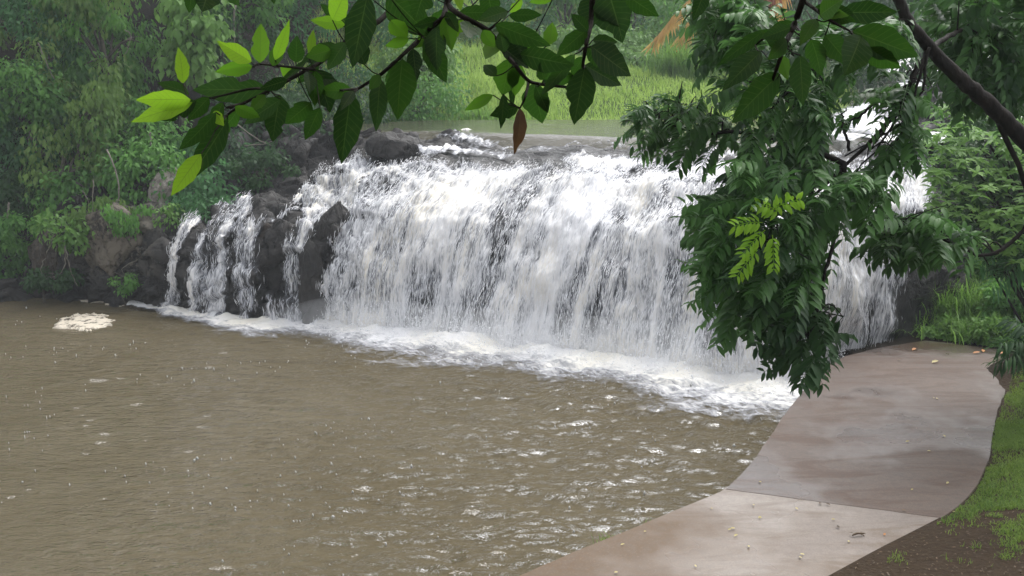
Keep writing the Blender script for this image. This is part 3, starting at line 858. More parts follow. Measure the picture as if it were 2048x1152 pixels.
# raindrops hitting the pool
n = 9000
x = rng.uniform(-14, 6.5, n); y = rng.uniform(9.5, 26, n)
PX, PY, _ = project(np.stack([x, y, 0 * x], 1))
dens = fbm(x * .35, y * .6, 0, 111, 3); dens = sstep(.52, .68, dens) * (.35 + .65 * sstep(.4, .65, fbm(x * 1.3, y * 1.6, 0, 113, 2))) + .5 * sstep(-1, 5, x - (y - 16) * .3 + 3) * sstep(.35, .6, fbm(x * 1.1, y * 1.4, 0, 115, 3))
SLAB2 = [(1450, 978), (1290, 1045), (1160, 1100), (1035, 1152), (800, 1300), (2200, 1300), (2200, 650), (1850, 682), (1650, 728), (1600, 790)]
ok = (rng.random(n) < dens * .34) & ~in_poly(PX, PY, SLAB2) & (dist_line(x, y, BASELINE) > 1.0) & (y < np.interp(x, [b[0] for b in _cb[2:14]], [b[1] for b in _cb[2:14]]))
C = np.stack([x, y, np.full(n, .03)], 1)[ok]; m_ = len(C)
mb = MB()
drops(mb, C, np.stack([rng.uniform(.006, .022, m_), rng.uniform(.006, .02, m_), rng.uniform(.012, .045, m_)], 1) * (.7 + .6 * rng.random(m_) ** 3)[:, None])
o = mb.build('rain_splashes', M['drop'], None, True); tag(o, 'tiny white raindrop splashes scattered over the brown pool', None, None, 'stuff')

n = 900  # flat pale discs standing in for bright sky reflected in the wavelets
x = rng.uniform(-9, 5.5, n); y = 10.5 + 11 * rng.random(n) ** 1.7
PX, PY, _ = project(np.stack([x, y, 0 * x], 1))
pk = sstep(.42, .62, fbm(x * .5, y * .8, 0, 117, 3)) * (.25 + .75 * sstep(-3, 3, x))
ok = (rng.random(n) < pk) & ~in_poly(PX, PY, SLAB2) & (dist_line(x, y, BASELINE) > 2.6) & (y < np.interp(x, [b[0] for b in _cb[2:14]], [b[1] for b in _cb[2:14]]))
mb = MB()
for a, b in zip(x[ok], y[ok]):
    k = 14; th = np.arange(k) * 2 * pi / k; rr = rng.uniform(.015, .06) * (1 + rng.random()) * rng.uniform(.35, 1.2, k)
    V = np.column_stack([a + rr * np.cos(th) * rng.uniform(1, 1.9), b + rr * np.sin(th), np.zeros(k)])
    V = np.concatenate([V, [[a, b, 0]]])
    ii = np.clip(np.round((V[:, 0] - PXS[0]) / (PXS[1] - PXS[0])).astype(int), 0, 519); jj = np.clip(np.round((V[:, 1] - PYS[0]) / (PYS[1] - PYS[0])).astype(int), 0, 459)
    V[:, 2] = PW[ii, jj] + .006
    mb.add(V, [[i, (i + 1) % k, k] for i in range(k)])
tag(mb.build('glint_flecks', M['fleck'], None, True), 'flat pale flecks painted as sky glints on the brown pool', None, None, 'stuff')

# ------------------------------------------------------------------ concrete path
def slab(name, px, z, mat, label, dirtf, seed=0):
    P2 = np.array([at_z(a, b, z)[:2] for a, b in px])
    import bmesh
    bm = bmesh.new()
    R = []
    for i in range(len(P2)):                              # worn, slightly ragged edges
        a, b = P2[i], P2[(i + 1) % len(P2)]; k = max(1, int(np.linalg.norm(b - a) / .12))
        for j in range(k):
            q = a + (b - a) * j / k
            R.append(q + (0 if j == 0 else 1) * .022 * (np.array([noise(q[0] * 4, q[1] * 4, 0, 5), noise(q[0] * 4, q[1] * 4, 3, 6)]) - .5))
    P2 = np.array(R)
    vs = [bm.verts.new((a, b, z)) for a, b in P2]
    f = bm.faces.new(vs)
    if f.normal.z < 0: f.normal_flip()
    r = bmesh.ops.extrude_face_region(bm, geom=[f])
    for v in r['geom']:
        if isinstance(v, bmesh.types.BMVert): v.co.z = -.7
    bmesh.ops.recalc_face_normals(bm, faces=bm.faces)
    top = [e for e in bm.edges if all(v.co.z > z - .001 for v in e.verts)]
    bmesh.ops.bevel(bm, geom=top, offset=.006, segments=2, affect='EDGES')
    bmesh.ops.triangulate(bm, faces=[f for f in bm.faces if len(f.verts) > 4])
    for _ in range(4):
        es = [e for e in bm.edges if e.calc_length() > .45 and all(v.co.z > z - .05 for v in e.verts)]
        if not es: break
        bmesh.ops.subdivide_edges(bm, edges=es, cuts=1, use_grid_fill=False)
        bmesh.ops.triangulate(bm, faces=[f for f in bm.faces if len(f.verts) > 4])
    me = bpy.data.meshes.new(name); bm.to_mesh(me); bm.free()
    co = np.array([v.co[:] for v in me.vertices])
    a = me.attributes.new('dirt', 'FLOAT', 'POINT'); a.data.foreach_set('value', np.asarray(dirtf(co), np.float32))
    me.materials.append(mat)
    o = bpy.data.objects.new(name, me); COL.objects.link(o)
    tag(o, label, None, None, 'structure'); return o


PZ_ = .30
far_px = [(1450, 978), (1478, 952), (1512, 915), (1540, 873), (1562, 838), (1600, 790), (1625, 757), (1652, 730), (1690, 712), (1760, 695), (1850, 681),
          (1930, 690), (2010, 700), (2030, 720), (2020, 760), (1995, 820), (1985, 870), (1978, 920), (1955, 970), (1920, 1010), (1884, 1036)]
RE = far_px[13:]
slab('concrete_path', far_px, PZ_, M['conc_dark'], 'wet reddish grey concrete path slab leading to the falls', lambda c: sstep(20.0, 21.6, c[:, 1]) * .9)
near_px = [(1451, 975.5), (1440, 983), (1420, 992), (1370, 1012), (1290, 1045), (1230, 1070), (1160, 1098), (1100, 1124), (1035, 1152), (960, 1190), (860, 1245), (760, 1310),
           (1400, 1330), (1560, 1215), (1650, 1160), (1700, 1135), (1800, 1088), (1860, 1055), (1883, 1033.5)]
slab('concrete_path', near_px, PZ_ - .004, M['conc_pale'], 'pale pinkish concrete path slab with brown mud stains',
     lambda c: np.clip(1.1 * sstep(1.7, .2, dist_line(c[:, 0], c[:, 1], [tuple(at_z(a, b, PZ_)[:2]) for a, b in [(1330, 1075), (1230, 1110), (1130, 1150), (1000, 1230)]]) * (1 + .6 * fbm(c[:, 0] * 2, c[:, 1] * 4, 0, 9))), 0, 1))

# ------------------------------------------------------------------ boulders
def boulder(px, py, y, r, label, mat='rock', seed=0, squash=(1, 1, 1), lichen=0., rot=0.):
    import bmesh
    bm = bmesh.new(); bmesh.ops.create_icosphere(bm, subdivisions=5, radius=1)
    me = bpy.data.meshes.new('boulder'); bm.to_mesh(me); bm.free()
    n = len(me.vertices); co = np.empty(n * 3, np.float32); me.vertices.foreach_get('co', co); co = co.reshape(-1, 3).astype(float)
    d = unit(co)
    r_ = np.random.default_rng(seed)
    for k in range(12):                                   # flat facets
        a = unit(r_.normal(size=3)); h = r_.uniform(.55, .9)
        over = np.maximum(co @ a - h, 0); co = co - over[:, None] * a * .85
    co = co + d * ((fbm(d[:, 0] * 2.2 + seed, d[:, 1] * 2.2, d[:, 2] * 2.2, seed, 5) - .5) * .4)[:, None]
    co = co * np.array(squash) * r
    c, s = cos(rot), sin(rot); co[:, [0, 2]] = np.stack([co[:, 0] * c - co[:, 2] * s, co[:, 0] * s + co[:, 2] * c], 1)
    me.vertices.foreach_set('co', co.astype(np.float32).ravel())
    me.polygons.foreach_set('use_smooth', np.ones(len(me.polygons), bool))
    a = me.attributes.new('lichen', 'FLOAT', 'POINT'); a.data.foreach_set('value', np.full(n, lichen, np.float32))
    me.materials.append(M[mat]); me.update()
    o = bpy.data.objects.new('boulder', me); COL.objects.link(o); o.location = at_y(px, py, y)
    return tag(o, label, 'rock', 'boulders of the falls')


boulder(785, 296, 27.6, .82, 'large dark boulder breaking the water at the top left of the falls', seed=3, squash=(.85, .6, .55))
boulder(645, 350, 26.9, .5, 'small dark boulder awash in the upper left cascade', seed=4, squash=(1, .7, .5))
boulder(762, 385, 25.8, .55, 'slanting dark boulder standing out of the white water below the large one', seed=5, squash=(1, .6, .45), rot=.6)
boulder(668, 455, 24.6, .62, 'dark upright rock hump between the narrow chute and the main curtain', seed=6, squash=(.7, .6, 1.15), rot=-.3)
boulder(625, 560, 24.2, .8, 'dark rock buttress under the upright hump at the pool', seed=16, squash=(.5, .4, 1.3), rot=-.1)
boulder(540, 375, 28.0, .75, 'squared dark block stacked at the left edge of the upper cascade', seed=7, squash=(.75, .6, .5))
boulder(470, 385, 28.0, 1.0, 'dark rounded boulder under shrubs behind the left ledge', seed=8, squash=(1.1, .6, .6))
boulder(318, 392, 27.2, .85, 'pale lichen covered boulder leaning on the left bank', 'rock_pale', 9, (.42, .4, .95), 1., -.55)
boulder(225, 490, 26.2, 1.0, 'big brown boulder with pale lichen in the left cliff', 'rock_brown', 10, (.85, .5, 1.05), .8)
boulder(310, 520, 26.0, .9, 'tall dark boulder beside the thin trickle in the left cliff', 'rock', 11, (.5, .4, 1.15), .15)
boulder(115, 520, 26.6, .8, 'shadowed boulder behind the hanging vines in the left cliff', 'rock_brown', 12, (.9, .5, .9), .2)
boulder(570, 490, 24.9, .85, 'brown rock hump with water running over it in the middle of the left ledge', 'rock_brown', 13, (.8, .5, .75), 0, .3)
boulder(1845, 590, 23.2, .8, 'dark rock at the right end of the falls beside the grass', 'rock', 14, (.6, .5, 1.3), 0)


# ------------------------------------------------------------------ trees and shrubs
def clump_crown(mb, c, rad, ncl, nper, L, W, r, hang=.35, cr=.5, shell=.55):
    c = np.asarray(c, float); rad = np.asarray(rad, float)
    d = rdir(ncl, r); rr = shell + (1 - shell) * r.random(ncl)
    cc = c + d * rad * rr[:, None]
    crr = cr * r.uniform(.6, 1.3, ncl)
    k = np.repeat(np.arange(ncl), nper)
    q = rdir(len(k), r); q[:, 2] = q[:, 2] * .8
    P = cc[k] + q * (crr[k] * r.random(len(k)) ** .45)[:, None]
    D = unit(q * .7 + rdir(len(k), r) * .6 + np.array([0, 0, -hang]) * 2)
    Nn = unit(q * .4 + np.array([0, -.25, .9]) + rdir(len(k), r) * .45)
    ln = L * r.uniform(.6, 1.25, len(k))
    rnd = np.clip(r.random(ncl)[k] * .55 + r.random(len(k)) * .45, 0, 1)
    leaves(mb, P, D, Nn, ln, ln * W, rnd)
    return cc


def tree(name, label, cat, group, base, c, rad, mat, ncl, nper, L=.17, W=.5, hang=.35, cr=.55, shell=.5, tr=.12, bark='bark_far', seed=1, second=None):
    r = np.random.default_rng(seed)
    base = np.asarray(base, float); c = np.asarray(c, float)
    o = empty(name, base, label, cat, group)
    mb = MB(); cc = clump_crown(mb, c, rad, ncl, nper, L, W, r, hang, cr, shell)
    mb.build('crown', M[mat], o)
    if second:
        mb = MB(); clump_crown(mb, c + np.array(second[1]), np.array(rad) * second[2], second[3], nper, L * 1.1, W, r, hang * 1.4, cr * .8, .8)
        mb.build('crown', M[second[0]], o)
    mb = MB()
    mid = base * .5 + c * .5 + r.normal(0, .15, 3)
    tube(mb, smooth_line([base - np.array([0, 0, .3]), mid, c + np.array([0, 0, rad[2] * .3])], 10), np.linspace(tr, tr * .4, 10), 7)
    idx = r.choice(len(cc), min(len(cc), 9), replace=False)
    for i in idx:
        s = base + (c - base) * r.uniform(.45, .95)
        tube(mb, smooth_line([s, (s + cc[i]) / 2 + np.array([0, 0, .15 * rad[2]]), cc[i]], 6), np.linspace(tr * .4, tr * .1, 6), 5)
    mb.build('trunk', M[bark], o, True)
    return o


LG = 'trees and shrubs massed on the left bank'
def gnd(x, y): return float(height(np.array([x]), np.array([y]))[0])
# (label, px, py of the crown centre, distance, radii, material, clumps, leaves per clump, extra)
LB = [
    ('tall dark tree with blue green leaves filling the top left corner', 60, 60, 31, (3.2, 1.6, 2.6), 'leaf_blue', 60, 130, {'second': ('leaf_olive', (1.0, -1.2, -.8), (.6, .5, .6), 8)}),
    ('dense shrub of dull green leaves on the left bank under the tall dark tree', 70, 260, 29.6, (1.9, 1.1, 1.5), 'leaf_blue', 46, 120, {}),
    ('tree draped with olive hanging leaf clusters at the upper left', 200, 90, 30.2, (1.7, 1.1, 2.2), 'leaf_mid', 44, 110, {'second': ('leaf_olive', (.1, -.9, -.3), (.8, .4, .9), 12), 'hang': .7}),
    ('shrub with large pale green leaves hanging over the dark gap, top left centre', 375, 60, 30.0, (1.2, .7, 1.0), 'leaf_light', 16, 70, {'L': .26, 'W': .62, 'hang': .6}),
    ('rounded mid green shrub on the left bank above the pale boulder', 240, 300, 28.6, (1.7, .9, 1.3), 'leaf_mid', 48, 120, {}),
    ('low dark shrub on the left bank beside the pool', 40, 420, 28.0, (1.6, .7, .9), 'leaf_dark', 34, 110, {}),
    ('shrub with yellow green hanging leaves low on the left bank', 130, 330, 28.0, (1.1, .6, .9), 'leaf_olive', 14, 70, {'L': .2, 'hang': .9}),
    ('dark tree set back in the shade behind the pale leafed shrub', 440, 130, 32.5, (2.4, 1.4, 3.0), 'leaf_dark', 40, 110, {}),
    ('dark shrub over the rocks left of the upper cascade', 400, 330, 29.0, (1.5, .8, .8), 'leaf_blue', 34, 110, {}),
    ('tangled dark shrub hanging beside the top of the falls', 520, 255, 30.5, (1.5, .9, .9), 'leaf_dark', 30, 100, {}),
    ('hazy grey green tree behind the foreground twigs, left of the river', 600, 60, 37, (2.6, 1.4, 3.2), 'leaf_blue', 48, 110, {}),
    ('bright leafed shrub at the top of the picture above the dark gap', 480, -40, 33, (2.0, 1.0, 1.2), 'leaf_mid', 30, 90, {'L': .22}),
    ('small light green plant rooted on the ledge beside the pale boulder', 335, 440, 26.4, (.65, .4, .35), 'leaf_light', 14, 60, {'L': .13, 'cr': .25, 'tr': .03}),
    ('light green creeper bush hanging low over the cliff foot at the left', 125, 460, 26.0, (.75, .35, .5), 'leaf_light', 12, 50, {'L': .17, 'cr': .3, 'tr': .03}),
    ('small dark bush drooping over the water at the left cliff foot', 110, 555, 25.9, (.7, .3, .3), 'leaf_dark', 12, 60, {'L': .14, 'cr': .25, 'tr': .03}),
    ('mossy green bush on the brown earth step at the left edge', 15, 510, 27.3, (.9, .4, .5), 'leaf_mid', 22, 90, {'L': .13, 'cr': .35, 'tr': .04}),
    ('dense dark shrub covering the bank above the squared block', 500, 320, 28.6, (1.2, .6, .7), 'leaf_dark', 30, 100, {}),
    ('mid green shrub on the bank between the pale boulder and the dark shrub', 400, 385, 27.5, (.9, .5, .5), 'leaf_blue', 24, 90, {}),
    ('wide dark shrub above the cliff left of the pale boulder', 190, 400, 27.6, (1.5, .6, .7), 'leaf_mid', 34, 100, {}),
    ('dark shrub behind the river lip at the far left end of the upper water', 640, 215, 33.5, (1.8, .9, .9), 'leaf_dark', 34, 100, {}),
    ('olive creeper curtain hanging over the brown cliff boulder', 205, 430, 26.3, (.8, .3, .45), 'leaf_olive', 20, 70, {'L': .13, 'cr': .26, 'tr': .03, 'hang': .8}),
    ('light green creeper trailing down the cliff right of the brown boulder', 275, 455, 26.2, (.4, .25, .6), 'leaf_mid', 14, 60, {'L': .12, 'cr': .22, 'tr': .03, 'hang': .9}),
    ('tuft of small leaves low on the cliff above the long foam streak', 250, 560, 25.5, (.3, .2, .25), 'leaf_mid', 8, 50, {'L': .1, 'cr': .16, 'tr': .02}),
    ('leafy creeper matted over the cliff between the low creeper bush and the mossy bush', 60, 470, 26.9, (1.0, .35, .6), 'leaf_mid', 26, 80, {'L': .13, 'cr': .3, 'tr': .03}),
    ('dark creeper over the cliff top right of the pale boulder', 400, 420, 26.6, (.8, .35, .3), 'leaf_blue', 18, 70, {'L': .13, 'cr': .25, 'tr': .03}),
    ('pale green shrub in front of the blue green shrub at far left', 30, 190, 28.8, (1.3, .6, 1.1), 'leaf_mid', 30, 90, {}),
    ('yellowish creeper hanging in the middle of the left bank', 190, 220, 28.2, (.7, .5, 1.0), 'leaf_olive', 16, 80, {'hang': .9, 'cr': .4}),
    ('fresh green shrub low in the middle of the left bank', 290, 350, 27.6, (1.0, .5, .7), 'leaf_mid', 28, 90, {}),
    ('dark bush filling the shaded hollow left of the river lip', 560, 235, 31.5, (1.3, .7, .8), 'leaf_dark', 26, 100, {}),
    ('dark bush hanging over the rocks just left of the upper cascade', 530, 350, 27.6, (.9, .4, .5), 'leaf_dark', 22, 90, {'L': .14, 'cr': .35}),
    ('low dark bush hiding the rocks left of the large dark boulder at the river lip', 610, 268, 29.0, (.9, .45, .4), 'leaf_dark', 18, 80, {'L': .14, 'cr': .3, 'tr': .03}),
    ('trailing green creeper over the top of the big brown boulder', 235, 440, 25.7, (.5, .25, .3), 'leaf_mid', 12, 60, {'L': .11, 'cr': .2, 'tr': .02, 'hang': .9}),
    ('small leafy bush at the left edge of the upper cascade', 590, 290, 29.4, (.6, .4, .5), 'leaf_dark', 12, 70, {'L': .14, 'cr': .3, 'tr': .03}),
]
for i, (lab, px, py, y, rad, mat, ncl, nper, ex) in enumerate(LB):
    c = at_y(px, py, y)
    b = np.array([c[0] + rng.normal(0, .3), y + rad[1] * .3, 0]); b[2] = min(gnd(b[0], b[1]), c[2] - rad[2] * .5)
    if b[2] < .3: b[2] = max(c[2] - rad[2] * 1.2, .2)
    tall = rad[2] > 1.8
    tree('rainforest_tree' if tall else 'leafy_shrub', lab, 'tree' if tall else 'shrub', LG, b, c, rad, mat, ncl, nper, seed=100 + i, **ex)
# taller crowns that rise out of the frame (they close off the sky to the left and behind)
for i, (lab, x, y, z, rad) in enumerate([
        ('tall forest tree rising out of the top left corner behind the bank', -15.5, 34, 12, (4.2, 3, 5)), ('forest tree with a broad crown behind the olive draped tree', -10, 36, 12.5, (4, 3, 5)),
        ('forest tree with a high dark crown behind the dark gap', -5.5, 40, 13, (4, 3, 5.5)), ('big forest tree beyond the left edge of the picture', -21, 30, 10, (4.5, 3.5, 5.5))]):
    tree('rainforest_tree', lab, 'tree', LG, (x, y, gnd(x, y)), (x, y, z), rad, 'leaf_dark', 90, 90, L=.26, cr=1.0, tr=.28, seed=140 + i)

# across the river
BG = 'trees and shrubs beyond the upper river'
BK = [
    ('bright green rounded shrub at the river edge behind the falls', 840, 205, 36, (1.7, .9, .9), 'leaf_mid', 34, 90, {'L': .16}),
    ('pale green mounded creeper shrub above the river edge shrub', 830, 130, 38, (1.5, .9, 1.0), 'leaf_light', 30, 90, {'L': .2}),
    ('dark hazy tree in the gap above the river, left of the meadow', 740, 60, 43, (2.2, 1.3, 2.6), 'leaf_blue', 40, 90, {'L': .22}),
    ('grey green tree behind the meadow at the top centre', 960, 30, 50, (3.4, 2, 3.0), 'leaf_blue', 56, 90, {'L': .26}),
    ('pale leafed tree with drooping bunches behind the meadow', 1130, 40, 52, (2.6, 1.6, 2.4), 'leaf_mid', 44, 90, {'L': .3}),
    ('dark hazy tree behind the meadow between two paler trees', 1060, -20, 60, (4.2, 2.5, 4), 'leaf_dark', 60, 90, {'L': .3}),
    ('light green bushy tree at the back of the meadow beside the dead fronds', 1270, 20, 54, (2.4, 1.4, 2.2), 'leaf_light', 40, 90, {'L': .26}),
    ('broad hedge of mixed green at the back edge of the meadow', 1190, 95, 48, (3.2, .8, .7), 'leaf_light', 40, 80, {'L': .24}),
    ('small bush with white green leaves in the meadow grass', 1270, 120, 46, (.9, .6, .6), 'leaf_light', 14, 60, {'L': .26}),
    ('tree with bright leaves behind the red dead palm frond', 1450, 20, 50, (2.8, 1.6, 3.0), 'leaf_mid', 44, 90, {'L': .26}),
    ('dark tree on the far right bank above the rapids', 1640, 30, 48, (3.0, 2.0, 3.2), 'leaf_dark', 50, 90, {'L': .26}),
    ('tall tree on the far right bank behind the leaning trunk', 1860, 40, 46, (3.6, 2.0, 4.0), 'leaf_dark', 56, 90, {'L': .26}),
]
for i, (lab, px, py, y, rad, mat, ncl, nper, ex) in enumerate(BK):
    c = at_y(px, py, y); g = gnd(c[0], y)
    tall = rad[2] > 1.5
    tree('rainforest_tree' if tall else 'leafy_shrub', lab, 'tree' if tall else 'shrub', BG, (c[0], y + .3, min(g, c[2] - rad[2] * .6)), c, rad, mat, ncl, nper, seed=200 + i, cr=.75, **ex)
for i, (lab, x, y, z, rad) in enumerate([
        ('tall far tree closing the view behind the hazy tree left of the meadow', -9, 56, 12, (5, 3, 6)), ('tall far tree closing the view behind the grey green tree', -2, 64, 8.5, (5.5, 3, 3.6)),
        ('tall far tree behind the pale leafed tree with drooping bunches', 6, 68, 8.5, (5.5, 3, 3.6)), ('tall far tree behind the dead palm fronds', 14, 68, 8.5, (5.5, 3, 3.6)),
        ('tall far tree behind the rapids', 23, 66, 8.5, (5.5, 3, 3.6)), ('tall far tree beyond the leaning trunk on the right', 31, 56, 9, (5.5, 3, 4.5))]):
    tree('rainforest_tree', lab, 'tree', BG, (x, y, gnd(x, y)), (x, y, z), rad, 'leaf_blue', 110, 80, L=.34, cr=1.2, tr=.3, seed=240 + i)

# dead palm fronds
def frond(px0, py0, px1, py1, y, mat, label, n=60, L=.55, seed=0, group='dead palm fronds'):
    r = np.random.default_rng(seed)
    a = at_y(px0, py0, y); b = at_y(px1, py1, y - .4)
    pts = smooth_line([a + np.array([.3, .3, .5]), a, (a + b) / 2 + np.array([0, -.1, .25]), b], 30)
    o = empty('dead_palm_frond', a, label, 'palm frond', group)
    mb = MB(); tube(mb, pts, np.linspace(.03, .01, 30), 5); mb.build('stalk', M[mat], o)
    t = np.linspace(.15, .98, n); P = np.stack([np.interp(t, np.linspace(0, 1, 30), pts[:, k]) for k in range(3)], 1)
    P = np.repeat(P, 2, 0); dirv = unit(pts[-1] - pts[0])
    s = np.tile([1, -1], n)[:, None] * np.array([.35, .3, 0]) + np.array([0, -.1, -1.]) + dirv * .35
    D = unit(s + r.normal(0, .3, (2 * n, 3)))
    mb = MB(); leaves(mb, P, D, unit(np.array([.2, -1, .3]) + r.normal(0, .3, (2 * n, 3))), L * r.uniform(.7, 1.2, 2 * n), .1, r.random(2 * n))
    mb.build('leaflets', M[mat], o)


frond(1420, -30, 1305, 85, 44, 'dead_frond', 'long golden dead palm frond arching down to the left behind the meadow', 60, .7, 1)
frond(1395, 10, 1352, 120, 45, 'dead_frond', 'short tan dead palm frond hanging just right of the long golden one', 46, .9, 2)
frond(1540, -30, 1475, 75, 40, 'red_frond', 'rust red dead palm frond seen between the hanging leaves', 80, 1.1, 3)
frond(1560, -20, 1550, 60, 41, 'dead_frond', 'straw coloured dead palm frond beside the rust red one', 50, .9, 4)


# ------------------------------------------------------------------ grass
def blades(mb, B, H, W, r, lean=.5, seg=3):
    n = len(B); th = r.uniform(0, 2 * pi, n)
    d = np.stack([np.cos(th), np.sin(th), 0 * th], 1); s = np.stack([-np.sin(th), np.cos(th), 0 * th], 1)
    le = lean * r.uniform(.2, 1.2, n); H = np.broadcast_to(H, (n,)); W = np.broadcast_to(W, (n,))
    V = []
    for k in range(seg):
        t = k / seg
        c = B + d * (H * le * t * t)[:, None] + np.array([0, 0, 1]) * (H * (t - .35 * le * t * t))[:, None]
        w = (W * (1 - t * .6) / 2)[:, None]
        V += [c + s * w, c - s * w]
    V.append(B + d * (H * le)[:, None] + np.array([0, 0, 1]) * (H * (1 - .45 * le))[:, None])
    m_ = 2 * seg + 1
    V = np.stack(V, 1).reshape(-1, 3); k = np.arange(n)[:, None, None] * m_
    q = np.array([[2 * i, 2 * i + 1, 2 * i + 3, 2 * i + 2] for i in range(seg - 1)]).reshape(1, -1, 4)
    mb.add(V, (k + np.array([[2 * seg - 2, 2 * seg - 1, 2 * seg]])[None]).reshape(-1, 3), (k + q).reshape(-1, 4), np.repeat(np.clip(r.random(n), 0, 1), m_))


def scatter(n, x0, x1, y0, y1, r):
    x = r.uniform(x0, x1, n); y = r.uniform(y0, y1, n); z = height(x, y)
    return np.stack([x, y, z], 1)


B = scatter(90000, -7, 20, 33.8, 56, rng)
dr = sd_poly(B[:, 0], B[:, 1], RIVER)
B = B[(dr > .1) & (B[:, 0] < 12.5 + (B[:, 1] - 34) * .35)]
B = B[rng.random(len(B)) < .35 + sstep(.42, .55, fbm(B[:, 0] * .45, B[:, 1] * .45, 0, 125, 3))]
hh = .2 + .75 * fbm(B[:, 0] * .5, B[:, 1] * .5, 0, 121, 3) ** 2 + .5 * (B[:, 0] < 1.5) * fbm(B[:, 0] * .6, B[:, 1] * .6, 0, 123)
mb = MB(); blades(mb, B, hh * rng.uniform(.6, 1.3, len(B)), .03, rng, 1.0)
tag(mb.build('meadow_grass', M['grass_mead']), 'light green meadow grass on the bank beyond the upper river', None, None, 'stuff')

# reeds / cane at the back of the meadow
def tussock(name, label, group, px, py, y, n, H, W, spread, mat, seed, lean=.7, cat='grass clump', z=None):
    r = np.random.default_rng(seed)
    c = at_y(px, py, y)
    b = np.array([c[0], y, gnd(c[0], y) if z is None else z])
    B = b + np.stack([r.normal(0, spread, n), r.normal(0, spread * .6, n), np.zeros(n)], 1)
    if z is None: B[:, 2] = height(B[:, 0], B[:, 1]) - .03
    mb = MB(); blades(mb, B, H * r.uniform(.5, 1.1, n), W, r, lean, 5)
    return tag(mb.build(name, M[mat], origin=b), label, cat, group)


TG = 'tall grass clumps at the river edge'
for i, a in enumerate([(900, 215, 35.4, 'tall reed clump at the river edge left of the foreground hanging leaves'), (960, 210, 36.2, 'tall reed clump right of the bright shrub at the river edge'),
                       (1010, 225, 35.4, 'short reed clump nearest the still water above the falls'), (1360, 110, 44, 'cane clump under the golden dead frond'),
                       (1390, 90, 46, 'taller cane clump at the back of the meadow beside the hanging tree')]):
    tussock('reed_clump', a[3], TG, a[0], a[1], a[2], 700, 1.0 if i < 3 else 1.9, .045, .45, 'grass_tall', 300 + i)

# right bank grass
RB = 'grass clumps on the right bank'
k = 0
for px, py, y, H, lab in [(1880, 640, 22.4, .9, 'arching grass clump nearest the right cascade'), (1915, 600, 22.9, 1.1, 'tall arching grass clump behind the path end'),
                          (1965, 590, 22.6, 1.1, 'tall grass clump under the drooping palm leaves'), (1900, 540, 24.0, 1.2, 'high grass clump at the top of the right bank'),
                          (1950, 530, 24.0, 1.2, 'grass clump high on the right bank near the bright bush'), (1845, 655, 22.6, .6, 'small grass tuft at the corner of the path by the cascade'),
                          (2010, 640, 21.5, .9, 'shaded grass clump at the right edge above the path')]:
    tussock('grass_clump', lab, RB, px, py, y, 900, H, .022, .42, 'grass_tall', 320 + k, .9, z=float(at_y(px, py, y)[2]) - .55); k += 1
def mound(label, px, py, y, rad, mat, n, L, seed, cat='ground plant', name='leafy_weed', group=RB):
    c = at_y(px, py, y); r = np.random.default_rng(seed)
    o = empty(name, (c[0], c[1], c[2] - rad[2]), label, cat, group)
    mb = MB(); clump_crown(mb, c, rad, n, 90, L, .5, r, .1, .22, .4); mb.build('foliage', M[mat], o)
    mb = MB()
    for q in range(14):
        e = c + rdir(1, r)[0] * np.array(rad) * .8
        tube(mb, smooth_line([c - np.array([0, 0, rad[2]]), (c + e) / 2, e], 6), .008, 4)
    mb.build('stems', M['stem'], o); return o
mound('low leafy weeds spilling onto the end of the path below the arching grass', 1910, 668, 21.9, (.75, .4, .3), 'leaf_light', 34, .12, 331)
mound('low leafy weeds spilling onto the path at the right edge', 1990, 672, 21.3, (.6, .4, .35), 'leaf_light', 30, .12, 332)
mound('dark leafy weeds on the slope at the right edge above the path', 2030, 610, 21.8, (.6, .5, .6), 'leaf_mid', 34, .12, 333)
mound('leafy bank plants under the bright bush on the right', 1945, 560, 23.6, (1.0, .5, .6), 'leaf_mid', 40, .13, 334)

# lawn beside the path
lawn_line = [tuple(at_z(a, b, .3)[:2]) for a, b in far_px[13:] + near_px[-7:][::-1]]
B = scatter(700000, 1.5, 11, 8, 18.6, rng)
PX, PY, zc = project(B)
B = B[(PX > 1500) & (PX < 2200)]; PX, PY, zc = project(B)
inside = in_poly(PX, PY, [(p[0], p[1]) for p in far_px + [(1886, 1039)]]) | in_poly(PX, PY, near_px)
dl = dist_line(B[:, 0], B[:, 1], lawn_line)
low_ = sd_poly(B[:, 0], B[:, 1], LOWZONE)
patch = fbm(B[:, 0] * .8 + B[:, 1] * .5, B[:, 1] * .8 - B[:, 0] * .5, 0, 131, 4)
# the turf thins to bare litter towards the camera
bare = sstep(930, 1120, PY + (PX - 1990) * -.35 + 320 * (fbm(B[:, 0] * 1.9 + B[:, 1] * 1.1, B[:, 1] * 1.9 - B[:, 0] * 1.1, 0, 133, 4) - .5))
pr = np.clip(.95 * sstep(-.02, .06, dl) - .97 * bare - .75 * sstep(.5, .62, patch), 0, 1)
ok = (~inside) & (rng.random(len(B)) < pr) & (PX > 1500) & (PX < 2350)
B = B[ok]
mb = MB(); blades(mb, B, rng.uniform(.025, .075, len(B)), .010, rng, .9)
tag(mb.build('lawn_grass', M['grass_lawn']), 'short bright lawn grass on the slope beside the concrete path', None, None, 'stuff')
B = scatter(9000, 1.5, 12, 7, 16, rng); PX, PY, _ = project(B)
inside = in_poly(PX, PY, [(p[0], p[1]) for p in far_px + [(1886, 1039)]]) | in_poly(PX, PY, near_px)
ok = (~inside) & (PX > 1500) & (PX < 2250) & (rng.random(len(B)) < .2 + .6 * sstep(960, 1080, PY + (PX - 1990) * -.55))
B = B[ok]; n = len(B)
